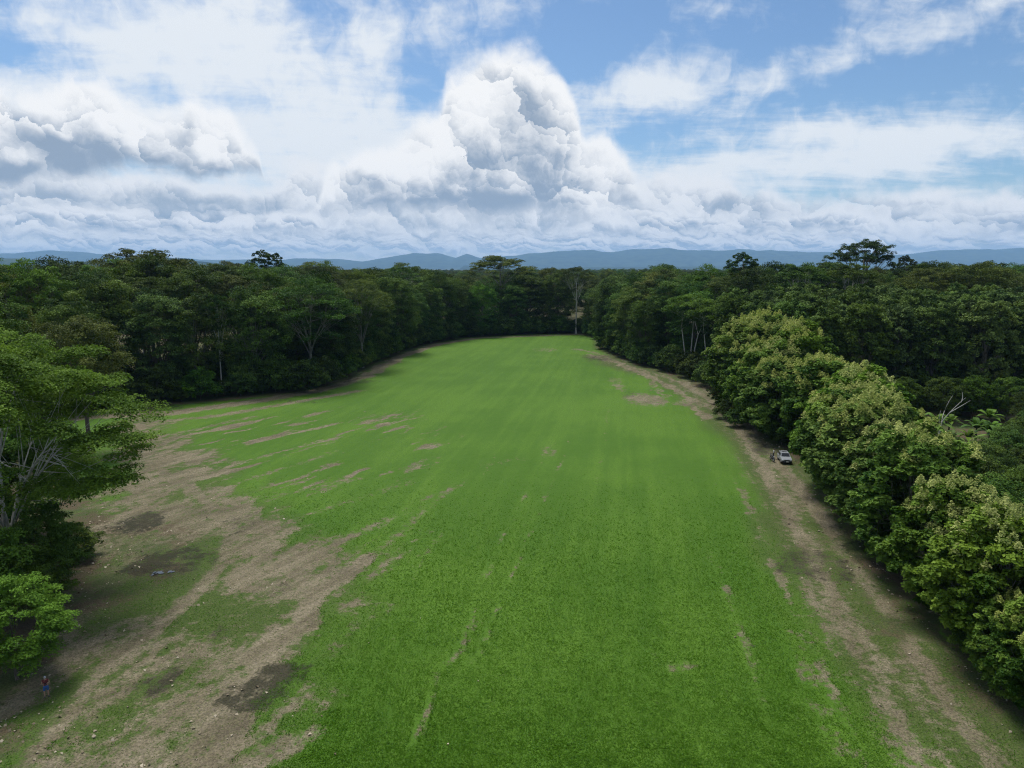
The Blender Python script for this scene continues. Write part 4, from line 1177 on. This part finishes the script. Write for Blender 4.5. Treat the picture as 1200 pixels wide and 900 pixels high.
def scatter(name, pts, protos):
    me = bpy.data.meshes.new(name); me.vertices.add(len(pts)); me.vertices.foreach_set('co', pts[:, :3].astype(np.float32).ravel())
    a = me.attributes.new('size', 'FLOAT', 'POINT'); a.data.foreach_set('value', pts[:, 3].astype(np.float32))
    ob = link(name, me); tag(ob, kind='stuff')
    # crowns come from the same tree shapes, joined into one mesh each
    src = []
    for p, s in protos:
        crown = [m_ for n_, m_ in p['parts'] if n_ == 'crown'][0]
        src.append((crown, s))
    ng = bpy.data.node_groups.new('forest_mass', 'GeometryNodeTree')
    ng.interface.new_socket('Geometry', in_out='INPUT', socket_type='NodeSocketGeometry'); ng.interface.new_socket('Geometry', in_out='OUTPUT', socket_type='NodeSocketGeometry')
    gi, go = ng.nodes.new('NodeGroupInput'), ng.nodes.new('NodeGroupOutput')
    g2i = ng.nodes.new('GeometryNodeGeometryToInstance')
    for crown, s in reversed(src):
        h = bpy.data.objects.new('far_crown', crown)          # a source shape only: never linked to the scene
        oi = ng.nodes.new('GeometryNodeObjectInfo'); oi.inputs['Object'].default_value = h; oi.inputs['As Instance'].default_value = True
        tr = ng.nodes.new('GeometryNodeTransform'); tr.inputs['Scale'].default_value = (s, s, s)
        ng.links.new(oi.outputs['Geometry'], tr.inputs['Geometry']); ng.links.new(tr.outputs[0], g2i.inputs[0])
    ip = ng.nodes.new('GeometryNodeInstanceOnPoints'); ip.inputs['Pick Instance'].default_value = True
    rnd = ng.nodes.new('FunctionNodeRandomValue'); rnd.data_type = 'INT'; rnd.inputs['Min'].default_value = 0; rnd.inputs['Max'].default_value = len(src) - 1
    rot = ng.nodes.new('FunctionNodeRandomValue'); rot.data_type = 'FLOAT'; rot.inputs[3].default_value = 6.28; rot.inputs['Seed'].default_value = 4
    cx = ng.nodes.new('ShaderNodeCombineXYZ'); na = ng.nodes.new('GeometryNodeInputNamedAttribute'); na.data_type = 'FLOAT'; na.inputs[0].default_value = 'size'
    L = ng.links.new
    L(gi.outputs[0], ip.inputs['Points']); L(g2i.outputs[0], ip.inputs['Instance'])
    L(next(o for o in rnd.outputs if o.enabled and o.type == 'INT'), ip.inputs['Instance Index'])
    L(next(o for o in rot.outputs if o.enabled and o.type == 'VALUE'), cx.inputs[2]); L(cx.outputs[0], ip.inputs['Rotation']); L(na.outputs[0], ip.inputs['Scale'])
    L(ip.outputs[0], go.inputs[0])
    md = ob.modifiers.new('forest_mass', 'NODES'); md.node_group = ng


far_forest()


def undergrowth():
    """the leafy mass that covers the forest floor behind the edge"""
    rs = np.random.RandomState(31)
    x = rs.uniform(-230, 230, 9000); y = rs.uniform(112, 392, 9000)
    d, _ = seg_dist(x, y, EDGE); out = ~inside(x, y, FIELD)
    k = out & (d > 4) & (d < 62) & (np.abs(x) < .76 * y + 6) & ~((x > 56) & (y < 150)) & (rs.rand(9000) < np.where(d < 26, .95, .5))
    x, y = x[k], y[k]; n = len(x)
    scatter('undergrowth', np.stack([x, y, np.zeros(n) - .1, rs.uniform(.55, 1.25, n)], 1), [(PROTO['bush'][0], 1.0), (PROTO['bush'][1], 1.0), (PROTO['bush'][2], 1.1)])


undergrowth()


# ------------------------------------------------------------------ haze
def build_haze():
    m, t = new_mat('air')
    o = t.n('ShaderNodeOutputMaterial'); v = t.n('ShaderNodeVolumePrincipled')
    v.inputs['Color'].default_value = (0.36, 0.62, 1.0, 1); v.inputs['Density'].default_value = HAZE; v.inputs['Anisotropy'].default_value = 0.0
    t.links.new(v.outputs[0], o.inputs['Volume'])
    x, y0, y1, z0, z1 = 30000, -2500, 30500, -140, 800
    V = [(-x, y0, z0), (x, y0, z0), (x, y1, z0), (-x, y1, z0), (-x, y0, z1), (x, y0, z1), (x, y1, z1), (-x, y1, z1)]
    me = bpy.data.meshes.new('haze'); me.from_pydata(V, [], [(0, 3, 2, 1), (4, 5, 6, 7), (0, 1, 5, 4), (1, 2, 6, 5), (2, 3, 7, 6), (3, 0, 4, 7)]); me.materials.append(m)
    tag(link('haze', me), kind='stuff')


HAZE = 4.0e-5
build_haze()
# ------------------------------------------------------------------ people
def build_people():
    skin = plain('skin', (0.36, 0.21, 0.14), .55, var=.05); skin2 = plain('brown_skin', (0.24, 0.13, 0.08), .55, var=.05)
    dg = lambda: bpy.context.evaluated_depsgraph_get()

    def skinned(name, J, E, rad, mat, parent, levels=1, root=0):
        me = bpy.data.meshes.new(name); me.from_pydata(J, E, [])
        ob = bpy.data.objects.new(name, me); COL.objects.link(ob)
        m = ob.modifiers.new('skin', 'SKIN')
        if not me.skin_vertices: me.skin_vertices.new()
        for i, sv in enumerate(me.skin_vertices[0].data):
            r = rad[i]; sv.radius = r if isinstance(r, tuple) else (r, r); sv.use_root = i == root
        m.use_smooth_shade = True
        s = ob.modifiers.new('smooth', 'SUBSURF'); s.levels = levels; s.render_levels = levels
        bpy.context.view_layer.update()
        new = bpy.data.meshes.new_from_object(ob.evaluated_get(dg()))
        bpy.data.objects.remove(ob)
        new.materials.clear(); new.materials.append(mat)
        return link(name, new, parent)

    def person(loc, rz, label, H, skin, top_col, low_col, long_legs, sleeves, elbows, hands, cap=None, hair=(0.02, 0.015, 0.012), lean=0.0, shoe=(.04, .04, .04)):
        """standing figure that looks along its own -Y; elbows and hands: positions for the left (+x) arm, mirrored"""
        root = empty('person', (loc[0], loc[1], 0.04), rz); tag(root, label, 'person')
        k = H / 1.70
        L = lambda x, y, z: (x * k, (y - lean * max(0, z - .9)) * k, z * k)
        J, E, r = [], [], []

        def add(p, rad, prev=None):
            J.append(L(*p)); r.append(rad * k if not isinstance(rad, tuple) else tuple(v * k for v in rad))
            if prev is not None: E.append((prev, len(J) - 1))
            return len(J) - 1
        pel = add((0, 0, .93), (.145, .105)); wai = add((0, 0, 1.08), (.125, .09), pel); che = add((0, .01, 1.27), (.15, .10), wai); nk0 = add((0, .02, 1.42), (.075, .065), che); nk = add((0, .005, 1.48), .052, nk0)
        hd = add((0, -.015, 1.56), (.070, .082), nk); ht = add((0, -.01, 1.645), (.070, .085), hd)
        nose = add((0, -.105, 1.565), .014, hd)
        chin = add((0, -.07, 1.50), .030, hd)
        for sx in (1, -1):
            add((sx * .080, .005, 1.565), .016, hd)                          # ears
            hip = add((sx * .095, 0, .86), .092, pel); kn = add((sx * .115, -.015, .48), .060, hip); cf = add((sx * .118, .01, .34), .058, kn); an = add((sx * .12, .02, .08), .038, cf)
            he = add((sx * .12, .03, .035), .036, an); to = add((sx * .14, -.15, .025), .034, he)
            sh = add((sx * .185, .01, 1.385), .060, che); el_ = elbows[0 if sx > 0 else 1]; hn = hands[0 if sx > 0 else 1]
            eb = add(el_, .042, sh); wr = add(hn, .028, eb)
            d = Vector(hn) - Vector(el_); d.normalize(); side = Vector((sx * -1.0, 0, .1)); side = (side - d * side.dot(d)).normalized(); nrm = d.cross(side)
            pm = Vector(hn) + d * .055; pa = add(tuple(pm), (.036, .018), wr)
            for f, (o, ln) in enumerate([(-.030, .075), (-.010, .085), (.010, .080), (.028, .062)]):
                a = add(tuple(pm + side * o + d * .045), .0095, pa); b = add(tuple(pm + side * o + d * (.045 + ln * .5) + nrm * .012), .0085, a); add(tuple(pm + side * o + d * (.045 + ln * .8) + nrm * .035), .0075, b)
            a = add(tuple(pm - side * .045 + d * .0), .0105, pa); add(tuple(pm - side * .062 + d * .04 + nrm * .015), .009, a)
        skinned('body', J, E, r, skin, root)
        # clothes
        tm = plain('shirt_cloth', top_col, .85); lm = plain('trouser_cloth', low_col, .85)
        J2 = [L(0, 0, .90), L(0, 0, 1.08), L(0, .01, 1.27), L(0, .02, 1.40)]; E2 = [(0, 1), (1, 2), (2, 3)]; r2 = [(.165 * k, .125 * k), (.150 * k, .112 * k), (.170 * k, .120 * k), (.09 * k, .08 * k)]
        for sx in (1, -1):
            e = Vector(elbows[0 if sx > 0 else 1]); s0 = Vector((sx * .185, .01, 1.385)); q = s0.lerp(e, sleeves)
            J2 += [L(*s0), L(*q)]; E2 += [(2, len(J2) - 2), (len(J2) - 2, len(J2) - 1)]; r2 += [.074 * k, .060 * k]
        skinned('shirt', J2, E2, r2, tm, root)
        J3 = [L(0, 0, 1.0), L(0, 0, .90)]; E3 = [(0, 1)]; r3 = [(.150 * k, .115 * k), (.165 * k, .125 * k)]
        zl = .10 if long_legs else .50
        for sx in (1, -1):
            a = len(J3); J3 += [L(sx * .098, 0, .82), L(sx * .115, -.01, max(zl, .48))]; E3 += [(1, a), (a, a + 1)]; r3 += [.108 * k, .088 * k]
            if long_legs: J3.append(L(sx * .12, .02, zl)); E3.append((a + 1, a + 2)); r3.append(.066 * k)
        skinned('trousers' if long_legs else 'shorts', J3, E3, r3, lm, root)
        for sx in (1, -1):
            skinned('shoe', [L(sx * .12, .04, .045), L(sx * .14, -.16, .035)], [(0, 1)], [.048 * k, .044 * k], plain('shoe', shoe, .7), root)
        # hair or cap
        bm_v, bm_f = [], []
        n, mrow = 14, 6
        for i in range(mrow + 1):
            a = i / mrow * math.pi * .55
            for j in range(n):
                b = j / n * 2 * math.pi
                back = 1.0 if math.sin(b) > -.2 else .62
                a2 = a * back
                bm_v.append(L(.088 * math.sin(a2) * math.cos(b), -.008 + .103 * math.sin(a2) * math.sin(b), 1.61 + .108 * math.cos(a2)))
        for i in range(mrow):
            for j in range(n): bm_f.append((i * n + j, (i + 1) * n + j, (i + 1) * n + (j + 1) % n, i * n + (j + 1) % n))
        if cap:
            c0 = len(bm_v)
            for j in range(7):
                b = math.pi + math.pi * (j / 6)
                bm_v.append(L(.085 * math.cos(b), -.02 + .10 * math.sin(b), 1.645)); bm_v.append(L(.088 * math.cos(b), -.03 + .19 * math.sin(b), 1.625))
            for j in range(6): bm_f.append((c0 + 2 * j, c0 + 2 * j + 1, c0 + 2 * j + 3, c0 + 2 * j + 2))
        me = bpy.data.meshes.new('cap' if cap else 'hair'); me.from_pydata(bm_v, [], bm_f); me.materials.append(plain('headwear', cap or hair, .8))
        link('cap' if cap else 'hair', me, root)
        for sx in (1, -1):
            me = bpy.data.meshes.new('eye'); bm = __import__('bmesh').new(); __import__('bmesh').ops.create_icosphere(bm, subdivisions=1, radius=.011 * k); bm.to_mesh(me); bm.free()
            me.materials.append(plain('eye', (.03, .02, .02), .3)); o = link('eye', me, root); o.location = L(sx * .030, -.088, 1.585)
        return root
    p = G(55, 817)
    face = math.atan2(-p[0], p[1])                                    # -Y of the figure towards the camera's ground point
    person(p, -math.atan2(p[0], p[1]), 'person in blue shorts and light cap holding a controller under the bright green tree', 1.68, skin, (0.10, 0.012, 0.016), (0.02, 0.085, 0.26), False, .35,
           [(.26, .02, 1.13), (-.26, .02, 1.13)], [(.12, -.22, 1.20), (-.12, -.22, 1.20)], cap=(0.30, 0.33, 0.36))
    # the remote control in both hands
    c = plain('grey_plastic', (.05, .05, .055), .45); v = empty('remote_control', (p[0], p[1], 0.04), -math.atan2(p[0], p[1])); tag(v, 'small dark remote control held by the person in blue shorts', 'controller')
    import bmesh as bmm

    def box(name, size, loc, mat, parent, bev=.01, rx=0.0):
        bm = bmm.new(); bmm.ops.create_cube(bm, size=1)
        bmm.ops.scale(bm, vec=size, verts=bm.verts)
        if bev: bmm.ops.bevel(bm, geom=bm.edges[:], offset=bev, segments=2, affect='EDGES')
        bmm.ops.rotate(bm, cent=(0, 0, 0), matrix=Matrix.Rotation(rx, 3, 'X'), verts=bm.verts)
        bmm.ops.translate(bm, vec=loc, verts=bm.verts)
        me = bpy.data.meshes.new(name); bm.to_mesh(me); bm.free(); me.materials.append(mat)
        return link(name, me, parent)
    box('shell', (.17, .10, .03), (0, -.31, 1.20), c, v, .01, R(20)); box('screen', (.15, .012, .085), (0, -.36, 1.26), plain('screen_glass', (.02, .02, .025), .1), v, .004, R(20))
    for s in (1, -1): box('control_stick', (.012, .012, .03), (s * .05, -.315, 1.225), c, v, .003)
    # the person beside the car
    person((44.35, 116.6), R(62), 'person in white shirt and dark trousers standing behind the silver car', 1.62, skin2, (0.75, 0.75, 0.74), (0.02, 0.022, 0.035), True, .55, [(.27, -.02, 1.12), (-.25, -.06, 1.12)], [(.30, -.10, .90), (-.16, -.26, 1.02)], lean=.18)
    return box


BOX = build_people()


# ------------------------------------------------------------------ car and motorcycle
def build_vehicles():
    import bmesh as bmm
    silver = plain('silver_paint', (0.36, 0.38, 0.41), .28, .35, .04, 3, .6); black = plain('black_plastic', (0.018, 0.018, 0.020), .5); glass = plain('dark_glass', (0.010, 0.012, 0.014), .06, 0, .05)
    rubber = plain('rubber', (0.02, 0.02, 0.02), .85); alloy = plain('alloy', (0.45, 0.46, 0.48), .3, .8); lamp = plain('lamp_lens', (0.75, 0.77, 0.80), .12); white = plain('plate_white', (0.80, 0.80, 0.78), .4, 0, .03)
    lens = plain('red_lens', (.35, .02, .02), .2); chrome = plain('chrome', (.75, .76, .78), .1, 1.0, .02)

    def loft(name, secs, mat, parent, bev=0.0):
        """secs: rings of points along the car, all the same length"""
        n = len(secs[0]); V = [p for s in secs for p in s]
        Fc = [(i * n + j, i * n + (j + 1) % n, (i + 1) * n + (j + 1) % n, (i + 1) * n + j) for i in range(len(secs) - 1) for j in range(n)]
        Fc += [tuple(range(n - 1, -1, -1)), tuple((len(secs) - 1) * n + j for j in range(n))]
        me = bpy.data.meshes.new(name); me.from_pydata(V, [], Fc)
        bm = bmm.new(); bm.from_mesh(me)
        if bev: bmm.ops.bevel(bm, geom=[e for e in bm.edges if e.is_manifold and e.calc_face_angle(0) > .5], offset=bev, segments=2, affect='EDGES', clamp_overlap=True)
        bmm.ops.recalc_face_normals(bm, faces=bm.faces[:]); bm.to_mesh(me); bm.free()
        me.materials.append(mat); return link(name, me, parent)

    def panel(name, pts, out, mat, parent, th=.02):
        """a flat pane given by its corners, thickened along OUT"""
        n = len(pts); o = Vector(out).normalized() * th
        V = [tuple(Vector(p)) for p in pts] + [tuple(Vector(p) + o) for p in pts]
        Fc = [tuple(range(n)), tuple(range(2 * n - 1, n - 1, -1))] + [(i, (i + 1) % n, n + (i + 1) % n, n + i) for i in range(n)]
        me = bpy.data.meshes.new(name); me.from_pydata(V, [], Fc)
        bm = bmm.new(); bm.from_mesh(me); bmm.ops.recalc_face_normals(bm, faces=bm.faces[:]); bm.to_mesh(me); bm.free()
        me.materials.append(mat); return link(name, me, parent)

    def disc(name, r, w, loc, mat, parent, seg=24, hole=0.0):
        bm = bmm.new(); bmm.ops.create_cone(bm, cap_ends=True, segments=seg, radius1=r, radius2=r, depth=w)
        bmm.ops.bevel(bm, geom=[e for e in bm.edges if len(e.link_faces) == 2 and e.calc_face_angle(0) > 1], offset=min(w, r) * .18, segments=2, affect='EDGES')
        bmm.ops.rotate(bm, cent=(0, 0, 0), matrix=Matrix.Rotation(R(90), 3, 'Y'), verts=bm.verts); bmm.ops.translate(bm, vec=loc, verts=bm.verts)
        me = bpy.data.meshes.new(name); bm.to_mesh(me); bm.free(); me.materials.append(mat); return link(name, me, parent)
    # the car: front along local -Y
    bx, by = G(922, 544.5)
    ax = (math.sin(ROW), math.cos(ROW))
    car = empty('parked_car', (bx + ax[0] * 1.95, by + ax[1] * 1.95, 0.03), -ROW); tag(car, 'silver car with black bumper parked on the grass beside the teak trees', 'car')

    def ring(y, hw, zb, zm, zt, tw):
        return [(-hw * .92, y, zb), (hw * .92, y, zb), (hw, y, zb + .12), (hw, y, zm), (hw * tw, y, zt), (-hw * tw, y, zt), (-hw, y, zm), (-hw, y, zb + .12)]
    loft('body', [ring(-1.95, .72, .42, .62, .74, .95), ring(-1.86, .82, .34, .70, .84, .95), ring(-1.3, .85, .30, .78, .94, .94), ring(-.85, .86, .30, .84, 1.02, .94), ring(.9, .86, .30, .86, 1.02, .95), ring(1.7, .85, .32, .84, 1.02, .95), ring(1.88, .80, .38, .80, .98, .95)], silver, car, .03)
    cab = loft('cabin', [[(-.76, -.80, 1.00), (.76, -.80, 1.00), (.75, -.78, 1.03), (-.75, -.78, 1.03)], [(-.78, -.25, 1.00), (.78, -.25, 1.00), (.62, -.20, 1.50), (-.62, -.20, 1.50)], [(-.79, .1, 1.00), (.79, .1, 1.00), (.63, .1, 1.56), (-.63, .1, 1.56)], [(-.79, 1.25, 1.00), (.79, 1.25, 1.00), (.62, 1.2, 1.55), (-.62, 1.2, 1.55)], [(-.76, 1.80, 1.00), (.76, 1.80, 1.00), (.60, 1.52, 1.48), (-.60, 1.52, 1.48)]], silver, car, .02)
    panel('windscreen', [(-.67, -.765, 1.05), (.67, -.765, 1.05), (.57, -.245, 1.475), (-.57, -.245, 1.475)], (0, -.62, .78), glass, car)
    panel('rear_window', [(-.62, 1.74, 1.10), (.62, 1.74, 1.10), (.54, 1.55, 1.44), (-.54, 1.55, 1.44)], (0, .8, .5), glass, car)
    for s in (1, -1):
        for y0, y1, y2, y3 in [(-.42, .34, .34, -.10), (.42, 1.12, 1.10, .42), (1.20, 1.58, 1.42, 1.18)]:
            f = lambda y, z: (s * (.792 - (z - 1.0) * .285), y, z)
            panel('side_window', [f(y0, 1.06), f(y1, 1.06), f(y2, 1.44), f(y3, 1.44)], (s, 0, .3), glass, car, .014)
        m_ = BOX('mirror', (.20, .12, .15), (s * .97, -.55, 1.08), black, car, .03); BOX('mirror_shell', (.18, .03, .12), (s * .97, -.63, 1.09), chrome, m_, .01)
        BOX('headlight', (.28, .10, .15), (s * .60, -1.90, .70), lamp, car, .03)
        BOX('tail_light', (.14, .08, .26), (s * .68, 1.87, .80), lens, car, .02)
        BOX('roof_rail', (.04, 1.25, .05), (s * .56, .62, 1.60), black, car, .01)
        BOX('door_handle', (.03, .14, .03), (s * .865, .25, .86), black, car, .008)
        for y in (-1.18, 1.15):
            w = disc('wheel', .33, .20, (s * .78, y, .33), rubber, car); disc('rim', .20, .05, (s * .872, y, .33), alloy, w, 20)
    BOX('front_bumper', (1.60, .20, .26), (0, -1.93, .44), black, car, .05); BOX('rear_bumper', (1.58, .18, .24), (0, 1.90, .46), black, car, .05)
    BOX('grille', (.82, .06, .13), (0, -1.96, .69), black, car, .02); BOX('licence_plate', (.36, .025, .14), (.05, -2.045, .47), white, car, .006)
    BOX('sunroof', (.74, .42, .02), (0, .28, 1.567), glass, car, .006)
    for s in (1, -1): BOX('wiper', (.42, .02, .02), (s * .28, -.80, 1.055), black, car, .004)
    # the motorcycle beside it, seen from its front end
    mc = empty('motorcycle', (43.5, 114.8, 0.03), -ROW + R(12)); tag(mc, 'dark motorcycle standing beside the silver car on the track side', 'motorcycle')
    for y in (-.66, .66):
        w = disc('wheel', .30, .11, (0, y, .30), rubber, mc); disc('rim', .19, .125, (0, y, .30), alloy, w, 20)
    BOX('engine', (.26, .42, .34), (0, .02, .42), black, mc, .04); BOX('fuel_tank', (.26, .48, .22), (0, -.14, .82), plain('tank_paint', (.03, .035, .05), .25), mc, .07)
    BOX('seat', (.25, .66, .10), (0, .42, .84), black, mc, .04); BOX('headlight', (.19, .14, .19), (0, -.62, .90), lamp, mc, .06); BOX('tail_light', (.14, .06, .08), (0, .80, .80), lens, mc, .02)
    BOX('front_fender', (.13, .44, .04), (0, -.66, .63), black, mc, .015); BOX('rear_fender', (.15, .44, .04), (0, .70, .66), black, mc, .015)

    def bar(name, lines, mat):
        V, Fc = tubes(lines, 8); link(name, mesh_np(name, V, Fc, mat), mc)
    for s in (1, -1):
        bar('fork', [(np.array([[s * .09, -.66, .30], [s * .09, -.44, 1.00]]), np.array([.025, .025]))], chrome)
        bar('swing_arm', [(np.array([[s * .09, .10, .36], [s * .09, .66, .30]]), np.array([.025, .025]))], black)
        bar('mirror', [(np.array([[s * .30, -.40, 1.04], [s * .34, -.42, 1.20], [s * .35, -.42, 1.26]]), np.array([.01, .01, .06]))], chrome)
    bar('handlebar', [(np.array([[-.40, -.30, 1.04], [-.16, -.42, 1.02], [.16, -.42, 1.02], [.40, -.30, 1.04]]), np.array([.018] * 4))], black)
    bar('exhaust', [(np.array([[.16, -.10, .30], [.18, .30, .28], [.18, .86, .38]]), np.array([.025, .035, .05]))], chrome)
    bar('frame', [(np.array([[0, -.46, .95], [0, .0, .66], [0, .70, .74]]), np.array([.03, .03, .025]))], black)


build_vehicles()
